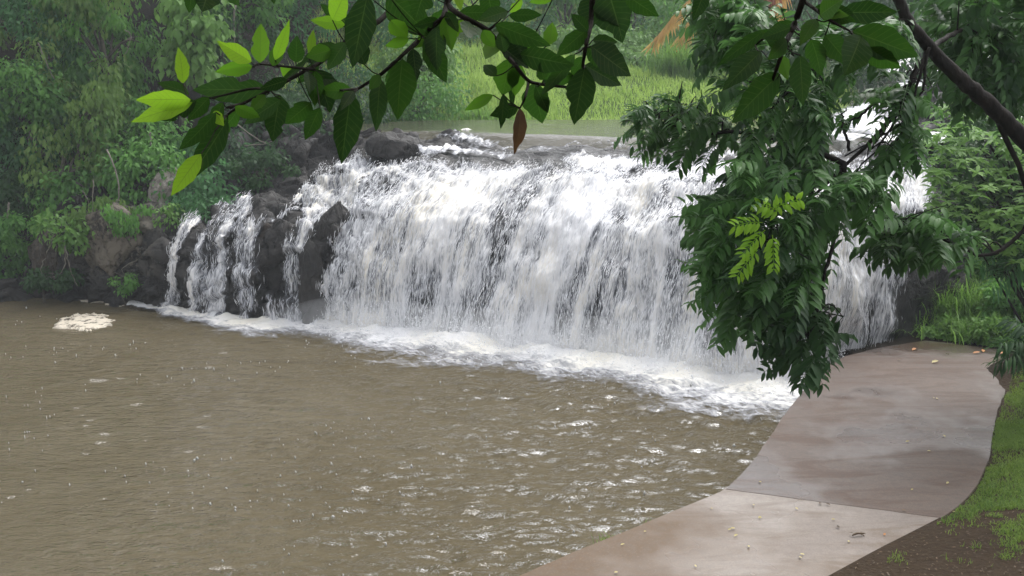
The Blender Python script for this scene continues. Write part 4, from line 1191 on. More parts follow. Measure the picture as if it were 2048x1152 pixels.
mb = MB(); leaves(mb, B + np.array([0, 0, .015]), unit(np.stack([rng.normal(size=n), rng.normal(size=n), rng.normal(0, .15, n)], 1)), unit(np.array([0, 0, 1.]) + rng.normal(0, .25, (n, 3))),
                  rng.uniform(.015, .06, n), rng.uniform(.008, .025, n), rng.random(n) ** 2)
tag(mb.build('leaf_litter', M['litter_brown']), 'brown leaf litter on the bare soil beside the path', None, None, 'stuff')

tussock('grass_tuft', 'green grass tuft growing at the water edge of the pale slab', 'grass tufts at the path edge', 1218, 1075, 12.45, 60, .22, .012, .07, 'grass_lawn', 341, .5, z=.05)
tussock('grass_tuft', 'thin grass tuft growing at the water edge further along the pale slab', 'grass tufts at the path edge', 1296, 1040, 12.9, 26, .2, .01, .03, 'grass_lawn', 342, .4, z=.05)

# fallen leaves on the path
def litter(px, py, L, mat, label, ang, group='fallen leaves on the concrete path', name='fallen_leaf'):
    p = at_z(px, py, PZ_ + .004)
    mb = MB(); d = np.array([[cos(ang), sin(ang), .05]])
    leaves(mb, np.array([[-L / 2 * cos(ang), -L / 2 * sin(ang), .006]]), d, np.array([[.1, -.15, 1.]]), L, L * .5, np.array([random.random()]), True, .25, -.1)
    mb.v = [q + p for q in mb.v]
    return tag(mb.build(name, M[mat], origin=tuple(p)), label, 'leaf', group)


YL = 'small yellowish fallen leaf lying on the pale concrete slab'
YD = 'small yellowish fallen leaf lying on the darker far slab'
for px, py in [(1291, 1064), (1245, 1090), (1462, 1060), (1472, 1072), (1465, 1058), (1420, 1018), (1393, 1133), (1234, 1146), (1520, 1037), (1592, 1018), (1507, 1011), (1606, 1110), (1665, 1040), (1520, 1036), (1500, 1094), (1695, 1084), (1600, 1116)]:
    litter(px + random.uniform(-3, 3), py, random.uniform(.045, .07), 'litter_yellow', YL, random.uniform(0, 6))
for px, py in [(1868, 797), (1874, 798), (1888, 873), (1815, 884), (1824, 980), (1895, 967), (1520, 965), (1858, 903), (1908, 1025)]:
    litter(px, py, random.uniform(.045, .075), 'litter_yellow', YD, random.uniform(0, 6))
litter(1870, 725, .16, 'litter_yellow', 'pale yellow leaf lying alone in the middle of the far path end', .4)
litter(1953, 707, .16, 'litter_orange', 'orange leaf on the far path end just before the weeds', .2)
litter(1966, 703, .14, 'litter_orange', 'orange leaf touching the weeds at the far path end', 1.2)
litter(2002, 708, .16, 'litter_orange', 'orange leaf at the right edge of the far path end', .1)
litter(1828, 700, .14, 'litter_orange', 'rust leaf on the mossy patch of the far path end', .7)
litter(1769, 1070, .06, 'litter_orange', 'small orange leaf right of the dark twig on the pale slab', 1.)
for px, py in [(1779, 709), (1798, 721), (1676, 1055), (1656, 1010), (1808, 1022), (1640, 1008)]:
    litter(px, py, .07, 'litter_brown', 'small dark brown fallen leaf lying on the concrete', random.uniform(0, 6))
p = at_z(1718, 1069, PZ_ + .02); mb = MB()
tube(mb, smooth_line([(-.09, -.03, 0), (-.03, .0, .015), (.03, .005, .01), (.09, .04, 0)], 8), [.008, .012, .014, .013, .012, .010, .008, .004], 6)
tube(mb, smooth_line([(0, 0, .01), (.03, -.03, .012), (.05, -.05, 0)], 4), .005, 5)
leaves(mb, np.array([[-.06, 0, .01], [.02, .01, .015]]), np.array([[-.8, .5, .1], [.7, .7, .1]]), np.array([[0, 0, 1.], [0, .2, 1.]]), np.array([.07, .06]), np.array([.03, .03]), np.array([.2, .4]))
mb.v = [q + p for q in mb.v]
tag(mb.build('fallen_twig', M['litter_brown'], origin=tuple(p)), 'short dark twig with withered leaves lying on the pale concrete slab', 'twig')

# ------------------------------------------------------------------ hanging vines and roots on the left bank
VG = 'pale vines hanging on the left bank'
for i, (pts, y, r_, lab) in enumerate([
        ([(215, 300), (238, 370), (232, 410), (195, 445), (150, 470)], 26.6, .022, 'thick pale vine curving down to the left over the cliff'),
        ([(235, 400), (260, 415), (300, 422), (340, 424)], 26.5, .016, 'pale vine running sideways from the thick curving one'),
        ([(310, 470), (290, 510), (245, 535), (250, 550)], 25.9, .014, 'vine looping low across the boulder foot'),
        ([(108, 470), (92, 510), (82, 540), (95, 560)], 25.9, .014, 'thin vine bowed to the left above the water'),
        ([(128, 480), (130, 525), (118, 548), (104, 556)], 25.9, .016, 'pale looped root hanging beside the thin bowed vine'),
        ([(130, 490), (140, 540), (155, 572)], 25.8, .014, 'straight root reaching down to the pool'),
        ([(185, 360), (186, 420), (183, 500)], 26.3, .014, 'long straight vine hanging down the brown boulder'),
        ([(18, 405), (14, 440), (8, 475)], 27.0, .03, 'short pale stem standing at the left edge'),
        ([(165, 380), (175, 400), (180, 435)], 26.6, .012, 'short slanting vine left of the long straight one'),
        ([(75, 85), (95, 130), (108, 158)], 28.6, .018, 'bare pale twig in the upper left foliage'),
        ([(252, 60), (262, 75), (250, 110)], 28.8, .014, 'bent bare twig below the olive hanging leaves'),
        ([(470, 10), (468, 60), (470, 100)], 31.5, .03, 'thin reddish trunk in the dark gap at the top left'),
        ([(302, 265), (302, 290), (304, 310)], 27.8, .025, 'short pale stub of a stem beside the dark gap'),
        ([(460, 240), (520, 280), (560, 300), (590, 330)], 28.8, .02, 'bare root slanting down to the upper cascade'),
        ([(440, 290), (510, 290), (580, 275)], 28.8, .018, 'bare root crossing the slanting one beside the upper cascade')]):
    P = smooth_line([at_y(a, b, y + .05 * math.sin(3 * j)) for j, (a, b) in enumerate(pts)], 16)
    mb = MB(); tube(mb, P + rng.normal(0, .012, P.shape), np.linspace(r_, r_ * .6, 16), 6)
    tag(mb.build('hanging_vine', M['bark_pale'], origin=tuple(P[-1]), smooth=True), lab, 'vine', VG)


# ------------------------------------------------------------------ the big tree with feathery leaves on the right
def compound(mb, mbr, B, D, Nn, L, npair, ll, r, rnd, lw=.37):
    """feather shaped leaves: base B, direction D, normal Nn, rachis length L, leaflet length ll; leaflets droop"""
    for b, d, n, l, q, rr in zip(B, D, Nn, L, ll, rnd):
        s = np.cross(d, n); s /= np.linalg.norm(s) + 1e-9; n = np.cross(s, d)
        t = np.linspace(0, 1, 8)[:, None]
        pts = b + d * l * t + np.array([0, 0, -1]) * l * .22 * t ** 2
        tube(mbr, pts, np.linspace(.0035, .0015, 8), 3, cap=False)
        k = int(npair)
        tt = np.repeat(np.linspace(.12, .98, k), 2)
        P = b + d * l * tt[:, None] + np.array([0, 0, -1]) * l * .22 * (tt ** 2)[:, None]
        sd = np.tile([1., -1.], k)[:, None]
        Dl = unit(s * sd * .9 + d * .45 + np.array([0, 0, -.38]) + r.normal(0, .16, (2 * k, 3)))
        Nl = unit(n * .9 + np.array([0, -.15, .5]) + s * sd * .5 + r.normal(0, .15, (2 * k, 3)))
        ln = q * (.65 + .6 * np.sin(pi * np.clip(tt, .05, .95)) ** .6 * .6) * r.uniform(.85, 1.1, 2 * k)
        leaves(mb, P, Dl, Nl, ln, ln * lw, np.clip(rr + r.normal(0, .12, 2 * k), 0, 1), True, .14, .28)


def poly_points(poly, n, r, y0, y1):
    poly = np.array(poly, float); lo, hi = poly.min(0), poly.max(0); out = []
    while len(out) < n:
        q = lo + (hi - lo) * r.random((n, 2)); q = q[in_poly(q[:, 0], q[:, 1], [tuple(a) for a in poly])]
        out += list(q)
    out = np.array(out[:n]); y = r.uniform(y0, y1, n)
    return np.array([at_y(a, b, c) for (a, b), c in zip(out, y)])


bt_base = np.array([6.3, 8.6, 0]); bt_base[2] = gnd(6.3, 8.6)
bt = empty('leaning_tree', bt_base, 'dark leaning tree with feathery leaves hanging in front of the right side of the falls', 'tree')
trunk_px = [(2300, 520, 8.4), (2160, 390, 8.3), (2048, 278, 8.2), (1985, 215, 8.1), (1920, 155, 8.0), (1860, 95, 8.0), (1815, 40, 7.9), (1785, -40, 7.9), (1760, -160, 7.9)]
tp = np.array([bt_base - np.array([0, 0, .4]), bt_base + np.array([-.15, -.05, 1.0])] + [at_y(a, b, y) for a, b, y in trunk_px])
mb = MB(); tube(mb, smooth_line(tp, 60) + rng.normal(0, .004, (60, 3)), np.linspace(.088, .028, 60), 14)
mb.build('trunk', M['bark'], bt, True)
r5 = np.random.default_rng(55)
BR = [  # polygon, distances, leaves, branch polyline px(+y), rachis, label
    ([(1435, 40), (1500, 0), (1640, 40), (1800, 20), (1825, 90), (1720, 110), (1655, 200), (1640, 300), (1560, 330), (1480, 320), (1470, 200), (1420, 110)], 7.0, 8.6, 165,
     [(1815, 40, 7.9), (1740, 60, 7.8), (1640, 120, 7.7), (1540, 220, 7.6)]),
    ([(1400, 400), (1450, 375), (1480, 310), (1600, 300), (1670, 330), (1740, 350), (1800, 345), (1790, 395), (1680, 420), (1645, 500), (1625, 585), (1560, 620), (1450, 640), (1425, 590), (1400, 550), (1405, 480)], 6.6, 8.6, 290,
     [(1860, 95, 8.0), (1830, 150, 7.9), (1780, 240, 7.8), (1690, 330, 7.7), (1600, 420, 7.5), (1520, 500, 7.4)]),
    ([(1500, 600), (1610, 560), (1660, 630), (1680, 680), (1630, 690), (1640, 740), (1590, 745), (1560, 700), (1545, 680)], 6.8, 7.8, 46,
     [(1690, 330, 7.7), (1670, 450, 7.5), (1650, 560, 7.3), (1620, 680, 7.2)]),
    ([(1710, 465), (1780, 425), (1900, 430), (1960, 480), (1880, 510), (1810, 500), (1740, 500)], 7.4, 8.8, 72,
     [(1985, 215, 8.1), (2060, 420, 8.3), (1980, 510, 8.2), (1880, 480, 8.1), (1760, 480, 8.0)]),
    ([(1255, 240), (1290, 195), (1345, 180), (1400, 200), (1465, 240), (1435, 300), (1380, 310), (1275, 275)], 7.6, 8.6, 46,
     [(1690, 330, 7.7), (1600, 290, 7.8), (1480, 267, 7.9), (1400, 262, 8.0), (1300, 240, 8.1)]),
    ([(1850, -60), (2100, -60), (2100, 250), (2000, 200), (1920, 210), (1880, 130)], 8.6, 10.6, 330,
     [(1860, 95, 8.0), (1930, 60, 8.8), (2010, 80, 9.4), (2060, 120, 9.8)]),
    ([(1650, 140), (1800, 120), (1850, 200), (1830, 330), (1740, 340), (1690, 260)], 7.6, 8.4, 26,
     [(1830, 150, 7.9), (1780, 240, 7.8), (1740, 300, 7.8)]),
    ([(1400, -60), (1500, -60), (1500, 60), (1480, 110), (1420, 110), (1395, 20)], 7.6, 8.8, 50,
     [(1785, -40, 7.9), (1640, -60, 8.0), (1500, -20, 8.1), (1450, 50, 8.2)]),
]
for i, (poly, y0, y1, n, line) in enumerate(BR):
    pts = smooth_line([at_y(a, b, y) for a, b, y in line], 24)
    mb = MB(); tube(mb, pts + r5.normal(0, .006, pts.shape), np.linspace(.022, .006, 24), 7)
    br = None
    B = poly_points(poly, n, r5, y0, y1)
    near = pts[np.argmin(np.linalg.norm(B[:, None] - pts[None], axis=2), axis=1)]
    D = unit(unit(B - near) * .8 + r5.normal(0, .38, (n, 3)) + np.array([-.35, -.2, -.22])); Nn = unit(np.array([0, -.35, 1.]) + r5.normal(0, .3, (n, 3)))
    L = r5.uniform(.22, .38, n)
    st = B - D * L[:, None] * .5
    for q in r5.choice(n, min(n, 34), replace=False):
        sp = near[q]; tube(mb, smooth_line([sp, (sp + st[q]) / 2 + np.array([0, 0, .06]), st[q]], 6), np.linspace(.008, .003, 6), 4, cap=False)
    br = mb.build('branch', M['bark'], bt, True)
    ml = MB(); mr = MB()
    compound(ml, ml, st, D, Nn, L, 8, r5.uniform(.105, .15, n), r5, r5.random(n))
    fo = ml.build('foliage', M['leaf_gloss' if i != 2 else 'leaf_dark'], br)
    if i == 1:
        yb = []; 
        spots = [(1560, 425, (-.55, 0, .35)), (1525, 445, (-.9, -.1, .1)), (1530, 460, (-.6, -.2, -.45)), (1545, 470, (.05, -.2, -.9)), (1515, 500, (-.6, -.1, -.6)), (1550, 415, (.5, -.1, .3))]
        Bq = np.array([at_y(a, b, 6.5) for a, b, _ in spots]); Dq = unit(np.array([c for *_, c in spots]))
        ml = MB(); compound(ml, ml, Bq, Dq, unit(np.array([[.1, -.8, .6]] * 6)), np.full(6, .17), 7, np.full(6, .085), r5, np.full(6, .6))
        f2 = ml.build('young_leaves', M['leaf_young'], br); f2['label'] = 'bright yellow green young leaves'
# bare twigs in front of the rapids
for line in ([(1860, 95), (1835, 170), (1800, 250), (1690, 310)], [(1835, 120), (1810, 200), (1760, 290), (1700, 350)], [(1850, 110), (1845, 180), (1800, 270), (1740, 350)],
             [(1700, 300), (1685, 250), (1690, 215)], [(1760, 200), (1720, 230), (1690, 250)]):
    mb = MB(); P = smooth_line([at_y(a, b, 7.8) for a, b in line], 16); tube(mb, P + r5.normal(0, .006, P.shape), np.linspace(.012, .005, 16), 6)
    mb.build('branch', M['bark'], bt, True)

# bright bush on the right bank, in front of the rapids
bb = empty('bright_bush', (9.2, 16.5, gnd(9.2, 16.5)), 'bright green bush with whorled leaves at the right edge in front of the rapids', 'shrub')
r6 = np.random.default_rng(66)
poly = [(1860, 215), (1950, 205), (2060, 240), (2200, 260), (2200, 560), (2000, 520), (1945, 470), (1880, 440), (1835, 350), (1845, 290)]
n = 420; C = poly_points(poly, n, r6, 14.8, 17.0)
k = np.repeat(np.arange(n), 7); a = np.tile(np.arange(7) * 2 * pi / 7, n) + np.repeat(r6.uniform(0, 6, n), 7)
D = unit(np.stack([np.cos(a), np.sin(a), np.full(len(a), -.05)], 1) + r6.normal(0, .25, (len(a), 3)))
mb = MB(); leaves(mb, C[k], D, unit(np.array([0, -.2, 1.]) + r6.normal(0, .2, (len(a), 3))), r6.uniform(.12, .2, len(a)), .062, np.clip(np.repeat(r6.random(n), 7) + r6.normal(0, .1, len(a)), 0, 1), True)
mb.build('foliage', M['leaf_light'], bb)
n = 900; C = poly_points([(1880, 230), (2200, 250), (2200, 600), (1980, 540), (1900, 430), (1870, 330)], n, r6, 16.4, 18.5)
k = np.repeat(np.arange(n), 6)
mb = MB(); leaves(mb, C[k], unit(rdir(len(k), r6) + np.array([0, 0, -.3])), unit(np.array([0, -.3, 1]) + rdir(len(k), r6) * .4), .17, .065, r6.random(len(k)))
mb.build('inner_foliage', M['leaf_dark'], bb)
mb = MB(); b0 = np.array([9.2, 16.8, gnd(9.2, 16.8)])
for q in range(40):
    e = C[r6.integers(n)]; tube(mb, smooth_line([b0, (b0 + e) / 2 + r6.normal(0, .2, 3), e], 7), np.linspace(.04, .008, 7), 5)
mb.build('stems', M['bark'], bb)

# drooping fronds low at the right edge
def palm(px, py, y, dirs, L, label, mat, seed, ll=.3, name='palm_plant', z0=None):
    r = np.random.default_rng(seed); c = at_y(px, py, y)
    o = empty(name, (c[0], c[1], gnd(c[0], c[1])), label, 'palm')
    ml, mr = MB(), MB(); n = len(dirs)
    compound(ml, ml, np.repeat(c[None], n, 0) + r.normal(0, .06, (n, 3)), unit(np.array(dirs, float)), unit(np.array([[0, -.3, 1.]] * n) + r.normal(0, .1, (n, 3))), np.full(n, L) * r.uniform(.8, 1.1, n), 20, np.full(n, ll), r, r.random(n), .13)
    ml.build('fronds', M[mat], o)
    mb = MB(); tube(mb, [np.array([c[0], c[1], gnd(c[0], c[1]) - .1]), c], [.05, .04], 8); mb.build('trunk', M['bark'], o)


palm(2130, 690, 12.5, [(-.9, -.3, .1), (-.8, -.5, -.2), (-1, .2, .2), (-.7, -.7, .3), (-.9, 0, -.1), (-.6, .3, .5), (-.95, -.1, .35), (-.8, -.4, .5), (.6, -.5, .4), (-.2, -.9, .4)], .85, 'dark drooping palm low at the right edge beside the lawn', 'leaf_dark', 71)
palm(2090, 500, 17.0, [(-.9, -.2, .0), (-.8, -.5, -.1), (-.9, .1, .2), (-.7, -.6, .2), (-.5, .3, .5), (-.3, -.8, .3)], 1.1, 'slender grey green palm hanging over the grass at the right edge', 'leaf_blue', 72, .4)


# ------------------------------------------------------------------ foreground broadleaf tree
ft_base = np.array([3.3, .6, 0]); ft_base[2] = gnd(3.3, .6)
ft = empty('broadleaf_tree', ft_base, 'near tree whose broad glossy leaves hang across the top of the view', 'tree')
mb = MB(); tk = smooth_line([ft_base - np.array([0, 0, .4]), ft_base + np.array([-.1, .1, 1.6]), ft_base + np.array([-.3, .4, 3.4]), ft_base + np.array([-.6, .9, 5.5])], 24)
tube(mb, tk, np.linspace(.12, .035, 24), 12); mb.build('trunk', M['bark'], ft, True)
fork = tk[15]


def big_leaf(mb, b, t, w, tone, r, roll=None, bites=0, curl=None):
    """broad leaf from base point b to tip t (world), w wide, folded on its midrib"""
    ax = t - b; L = np.linalg.norm(ax); ax = ax / L
    toc = unit(CAMP - (b + t) / 2)
    s0 = unit(np.cross(ax, toc)); n0 = np.cross(s0, ax)
    if n0[2] < -.3 and abs(n0[2]) > .3: pass
    a = r.uniform(-.6, .6) if roll is None else roll
    s = s0 * cos(a) + n0 * sin(a); n = np.cross(s, ax)
    w = w / max(cos(a), .5)
    nv, nu = 15, 9
    v = np.linspace(0, 1, nv); u = np.linspace(-1, 1, nu)
    prof = np.sin(pi * np.clip(v, 0, 1) ** .82) ** .85 * (1 - .25 * v ** 3); prof = np.maximum(prof, .015)
    prof[-1] = .004
    pl = np.stack([prof] * nu, 1)
    wob = 1 + .05 * np.sin(v * 23 + r.uniform(0, 6))[:, None] * np.abs(u)[None]
    for _ in range(bites):
        vb = r.uniform(.3, .9); sd = 1 if r.random() > .5 else -1
        bite = np.exp(-((v - vb) / .07) ** 2) * r.uniform(.25, .6)
        pl = pl * np.where(np.sign(u)[None] == sd, 1 - bite[:, None], 1)
    cu = r.uniform(-.12, .18) if curl is None else curl
    fold = r.uniform(.05, .28)
    V = b + ax * (L * v)[:, None, None] + s * (u[None, :, None] * pl[..., None] * w / 2 * wob[..., None]) \
        + n * ((np.abs(u)[None] * pl * w / 2 * fold)[..., None] + (cu * L * (v * (1 - v)) * 1.6)[:, None, None] + (.012 * w * np.sin(v * 30 + r.uniform(0, 6))[:, None] * np.abs(u)[None])[..., None])
    uv = np.stack([np.broadcast_to(u[None], (nv, nu)), np.broadcast_to(v[:, None], (nv, nu))], -1).reshape(-1, 2)
    mb.add(V.reshape(-1, 3), None, grid_faces(nv, nu), np.clip(tone + r.normal(0, .04), 0, 1), uv)


r8 = np.random.default_rng(88)
FG = [  # last value per leaf
    dict(y=2.45, label='leafy branch reaching to the left with young leaves painted brightly lit at its tip', top=(820, -60),
         stems=[[(815, -50), (780, 18), (745, 52), (690, 85), (645, 122), (595, 150), (540, 180), (490, 205), (455, 215)], [(540, 178), (500, 178), (440, 192), (378, 203)], [(630, 140), (560, 132), (512, 128)], [(490, 205), (455, 230), (430, 262)]],
         leaves=[(455, 240, 375, 364, 46, .12), (402, 308, 342, 392, 36, 1.), (385, 205, 261, 244, 34, 1.), (382, 200, 271, 200, 38, 1.), (378, 188, 314, 165, 26, .3), (366, 167, 356, 94, 27, 1.),
                 (535, 180, 385, 180, 52, .22), (505, 132, 430, 144, 30, .65), (503, 124, 434, 82, 34, .9), (520, 126, 522, 46, 36, .8), (550, 120, 579, 38, 23, .9), (545, 132, 566, 80, 26, .45),
                 (592, 125, 594, 70, 32, .2), (620, 110, 627, 59, 18, .9), (690, 50, 620, 40, 26, .75), (662, 100, 613, 114, 34, .4), (618, 116, 540, 182, 13, .2), (640, 125, 594, 168, 22, .15),
                 (628, 138, 660, 226, 58, .08), (560, 190, 545, 284, 52, .15), (392, 203, 321, 241, 38, .08), (418, 195, 375, 242, 30, .3), (432, 225, 358, 300, 34, .15), (446, 205, 415, 265, 26, .3),
                 (428, 222, 448, 252, 22, .95), (562, 198, 488, 248, 34, .3), (476, 220, 430, 272, 30, .35), (622, 205, 570, 248, 40, .35), (640, 215, 610, 280, 32, .3), (665, 40, 692, -22, 40, .85),
                 (700, 52, 640, 8, 32, .1), (690, 85, 655, 140, 34, .35), (660, 150, 640, 195, 36, .5), (585, 155, 560, 130, 22, .7), (470, 212, 520, 235, 26, .4), (530, 190, 500, 225, 24, .5)]),
    dict(y=2.4, label='drooping branch with large dark hanging leaves above the top left of the falls', top=(905, -70),
         stems=[[(902, -55), (893, 8), (885, 35), (862, 55), (845, 72), (800, 115), (760, 150), (715, 178), (700, 188)], [(715, 178), (680, 180)]],
         leaves=[(702, 186, 683, 328, 56, .12), (760, 158, 752, 264, 36, .22), (805, 118, 795, 240, 58, .32), (851, 75, 893, 166, 44, .12), (735, -10, 705, 136, 58, .1), (775, -12, 862, 73, 72, .35),
                 (780, 40, 816, 73, 34, .65), (818, 76, 770, 92, 22, .7), (860, 56, 917, 18, 40, .4), (925, 38, 900, 82, 28, .8), (915, -18, 922, 22, 18, .85), (850, -22, 830, 42, 50, .2),
                 (760, 150, 738, 180, 22, .35), (795, 118, 770, 165, 18, .25), (855, 60, 895, 62, 22, .15), (865, 58, 830, 96, 26, .55), (730, 130, 700, 60, 40, .15)]),
    dict(y=2.3, label='forked middle branch with ragged hanging leaves and one dead brown leaf', top=(900, -70),
         stems=[[(898, -55), (896, 5), (920, 30), (975, 60), (1005, 100), (1030, 130), (1055, 160), (1080, 168), (1132, 174)], [(1058, 162), (1050, 195), (1040, 216)], [(1032, 128), (1026, 132)], [(1045, 110), (1030, 116)]],
         leaves=[(1018, 30, 1084, 30, 26, .1), (975, -22, 985, 34, 40, .15), (1015, 22, 955, 42, 30, .3), (1042, -4, 1020, 26, 18, .8), (990, 48, 1102, 92, 40, .2), (1020, 85, 1078, 92, 24, .6),
                 (1098, 90, 1105, 44, 28, .7), (993, 80, 971, 119, 30, .75), (1040, 108, 1150, 131, 46, .08), (1020, 117, 1005, 192, 52, .45), (992, 152, 967, 130, 24, .3), (1036, 124, 1030, 192, 36, .5),
                 (1026, 130, 1024, 222, 17, .05), (1006, 188, 1001, 258, 20, .1), (986, 190, 929, 221, 22, .65), (1068, 165, 1085, 247, 54, .35), (1087, 160, 1080, 124, 24, .3), (1146, 150, 1086, 156, 32, .3),
                 (940, 45, 935, 75, 36, .25), (965, 60, 990, 95, 26, .5), (1110, -12, 1058, 5, 20, .65), (1132, 174, 1150, 182, 12, .45), (1008, 105, 1000, 60, 26, .2)],
         dead=[(1040, 216, 1028, 309, 27)]),
    dict(y=2.2, label='short straight branch with a cluster of large dark leaves at the top centre', top=(1190, -70),
         stems=[[(1188, -55), (1182, 40), (1172, 90), (1165, 134)]],
         leaves=[(1169, 82, 1118, 104, 18, .25), (1150, 108, 1080, 192, 28, .3), (1170, 134, 1148, 250, 56, .18), (1170, 130, 1243, 171, 40, .08), (1182, 92, 1262, 152, 54, .14), (1185, 80, 1236, 84, 24, .15),
                 (1176, 62, 1142, 27, 26, .1), (1215, -22, 1245, 86, 76, .1), (1188, -12, 1180, 62, 50, .08), (1250, -12, 1318, 33, 36, .1)]),
    dict(y=1.95, label='nearest branch with very large leaves at the top right', top=(1630, -80),
         stems=[[(1625, -60), (1590, 45), (1570, 90), (1545, 160)], [(1610, 4), (1660, 40), (1700, 62)], [(1585, 60), (1540, 70), (1510, 90)]],
         leaves=[(1705, 62, 1838, 113, 64, .22), (1680, 25, 1796, 24, 44, .12), (1722, 72, 1688, 152, 60, .2), (1730, 98, 1802, 136, 40, .32), (1600, 110, 1606, 212, 42, .2), (1560, 148, 1463, 246, 56, .25),
                 (1522, 103, 1444, 182, 44, .2), (1530, 60, 1434, 132, 26, .15), (1632, 38, 1600, 92, 30, .45), (1622, 78, 1642, 152, 40, .3), (1412, -22, 1385, 42, 30, .2), (1640, 30, 1690, -5, 40, .35), (1570, 95, 1520, 60, 34, .3), (1650, 70, 1700, 130, 44, .25)]),
    dict(y=2.6, label='tip of a branch with three leaves poking into the top left of the view', top=(420, -70),
         stems=[[(420, -60), (405, -25), (395, -12)]],
         leaves=[(420, -28, 404, 24, 52, .1), (384, -18, 378, 26, 24, .3), (455, -25, 480, 12, 24, .3), (545, -30, 548, 8, 20, .2)]),
]
boughs = {}
for g in FG:
    y = g['y']
    br_top = at_y(*g['top'], y)
    joint = np.array([br_top[0] + .35, y + .1, 7.05])
    pts = smooth_line([fork, (fork + joint) / 2 + np.array([0, .2, .35]), joint, br_top], 26)
    mb = MB(); tube(mb, pts, np.linspace(.022, .0065, 26), 8)
    depth = lambda k: y + .06 * math.sin(k * 2.1)
    for si, st in enumerate(g['stems']):
        P = smooth_line([at_y(a, b, depth(k + si)) for k, (a, b) in enumerate(st)], 28)
        r0 = .0066 if si == 0 else .0036
        tube(mb, P, np.linspace(r0, r0 * .45, 28), 7)
    ml = MB()
    extra = []
    for st in g['stems'][:2]:
        sp = smooth_line(st, 60)
        for q in range(int(4 + 3 * (len(st) > 4))):
            k = r8.integers(8, 56); p = sp[k]; tg = unit(sp[min(k + 3, 59)] - sp[k - 3])
            a = r8.choice([-1, 1]) * r8.uniform(.5, 1.3); dv = np.array([tg[0] * cos(a) - tg[1] * sin(a), tg[0] * sin(a) + tg[1] * cos(a)]) + np.array([0, .45])
            dv = unit(dv) * r8.uniform(50, 95)
            if p[1] + dv[1] < 235 and p[0] + dv[0] > 440: extra.append((p[0] + dv[0] * .08, p[1] + dv[1] * .08, p[0] + dv[0], p[1] + dv[1], np.linalg.norm(dv) * r8.uniform(.34, .48), r8.choice([.05, .12, .2, .35, .6])))
    for (bx_, by_, tx, ty, w, tone) in g['leaves'] + extra:
        yy = y + r8.uniform(-.12, .12)
        b = at_y(bx_, by_, yy); t = at_y(tx, ty, yy + r8.uniform(-.05, .05))
        big_leaf(ml, b, t, w / F * yy * 1.04, tone, r8, bites=int(r8.random() < .25) + int(r8.random() < .1))
        # leaf stalk back to the nearest twig
        best = min(((math.hypot(a - bx_, c - by_), a, c) for st in g['stems'] for a, c in st), key=lambda q: q[0])
        if best[0] < 140:
            e = at_y(best[1], best[2], y)
            tube(mb, smooth_line([e, (e + b) / 2 + np.array([0, 0, -.004]), b], 6), .0013, 5, cap=False)
    br = mb.build('branch', M['stem'], ft, True); br['label'] = g['label']
    ml.build('foliage', M['fg_leaf'], br, True)
    for (bx_, by_, tx, ty, w) in g.get('dead', []):
        md = MB(); big_leaf(md, at_y(bx_, by_, y), at_y(tx, ty, y), w / F * y, .5, r8, .5, 1, .2)
        d_ = md.build('dead_leaf', M['fg_dead'], br, True); d_['label'] = 'withered brown hanging leaf'
# unseen crown leaves above the view, added to shade the hanging leaves
n = 5200
C = np.array([1.1, 1.3, 8.9]) + rdir(n, r8) * np.array([2.6, 2.4, 1.7]) * (r8.random(n) ** .4)[:, None]
C = C[C[:, 2] > 6.75 + .06 * C[:, 1]]; n = len(C)
ml = MB(); leaves(ml, C, unit(rdir(n, r8) + np.array([0, 0, -.6])), unit(np.array([0, 0, 1.]) + rdir(n, r8) * .5), .14, .06, r8.random(n) * .4, True)
ml.build('crown', M['leaf_mid'], ft)

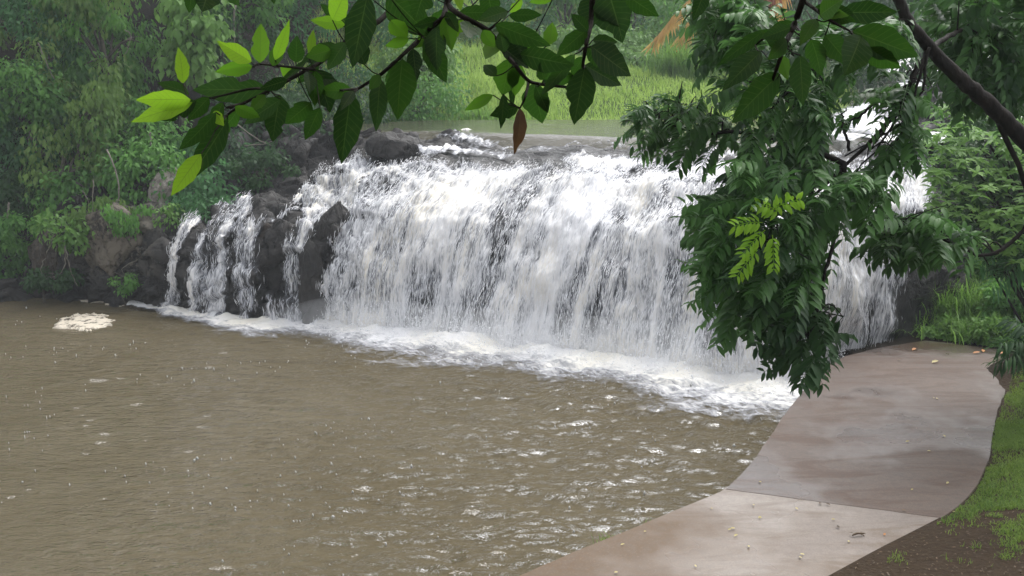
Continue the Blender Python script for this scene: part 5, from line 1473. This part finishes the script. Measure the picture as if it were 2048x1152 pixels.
# ------------------------------------------------------------------ haze
V = np.array([(x, y, z) for x in (-64.5, 64.5) for y in (-10.5, 96.5) for z in (-3.2, 32)], float)
Fq = [[0, 1, 3, 2], [4, 6, 7, 5], [0, 4, 5, 1], [2, 3, 7, 6], [0, 2, 6, 4], [1, 5, 7, 3]]
m, nt, out = newmat('haze_air')
pv = nd(nt, 'VolumePrincipled', {'Color': (.86, .93, 1., 1), 'Density': .0011, 'Anisotropy': .0})
nt.links.new(pv.outputs[0], out.inputs['Volume'])
tag(mesh_obj('haze', V, [], Fq, m), 'thin rain haze filling the valley', None, None, 'stuff')

# ------------------------------------------------------------------ light, camera
SUN_EL, SUN_AZ = radians(56), radians(38)          # azimuth from +Y towards +X
w = bpy.data.worlds.new('World'); scene.world = w; w.use_nodes = True
nt = w.node_tree; nt.nodes.clear()
sky = nd(nt, 'TexSky', sky_type='NISHITA', sun_disc=False, sun_elevation=SUN_EL, sun_rotation=SUN_AZ, air_density=1.0, dust_density=4.0, ozone_density=1.0)
hs = nd(nt, 'HueSaturation', {'Color': sky.outputs[0], 'Saturation': .14, 'Value': 1.0})
bg = nd(nt, 'Background', {'Color': hs.outputs[0], 'Strength': .15})
o_ = nt.nodes.new('ShaderNodeOutputWorld'); nt.links.new(bg.outputs[0], o_.inputs[0])
sl = bpy.data.lights.new('sun', 'SUN'); sl.energy = .7; sl.angle = radians(40); sl.color = (1, .97, .92)
so = bpy.data.objects.new('sun', sl); COL.objects.link(so)
from mathutils import Vector
sd_ = Vector((sin(SUN_AZ) * cos(SUN_EL), cos(SUN_AZ) * cos(SUN_EL), sin(SUN_EL)))
so.rotation_euler = (-sd_).to_track_quat('-Z', 'Y').to_euler(); so.location = sd_ * 60

cam = bpy.data.cameras.new('camera'); co = bpy.data.objects.new('camera', cam); COL.objects.link(co)
co.location = CAMP; co.rotation_euler = (pi / 2 - PITCH, 0, 0)
cam.sensor_width = 36; cam.lens = 36 * F / 2048; cam.clip_end = 500; cam.clip_start = .05
scene.camera = co
scene.view_settings.view_transform = 'Standard'; scene.view_settings.look = 'None'
scene.view_settings.exposure = 1.22; scene.view_settings.gamma = 1
c = scene.cycles
c.max_bounces = 8; c.diffuse_bounces = 3; c.glossy_bounces = 3; c.transmission_bounces = 4; c.transparent_max_bounces = 12; c.volume_bounces = 1
c.use_denoising = True; c.sample_clamp_indirect = 6
try: c.denoiser = 'OPENIMAGEDENOISE'
except Exception: pass
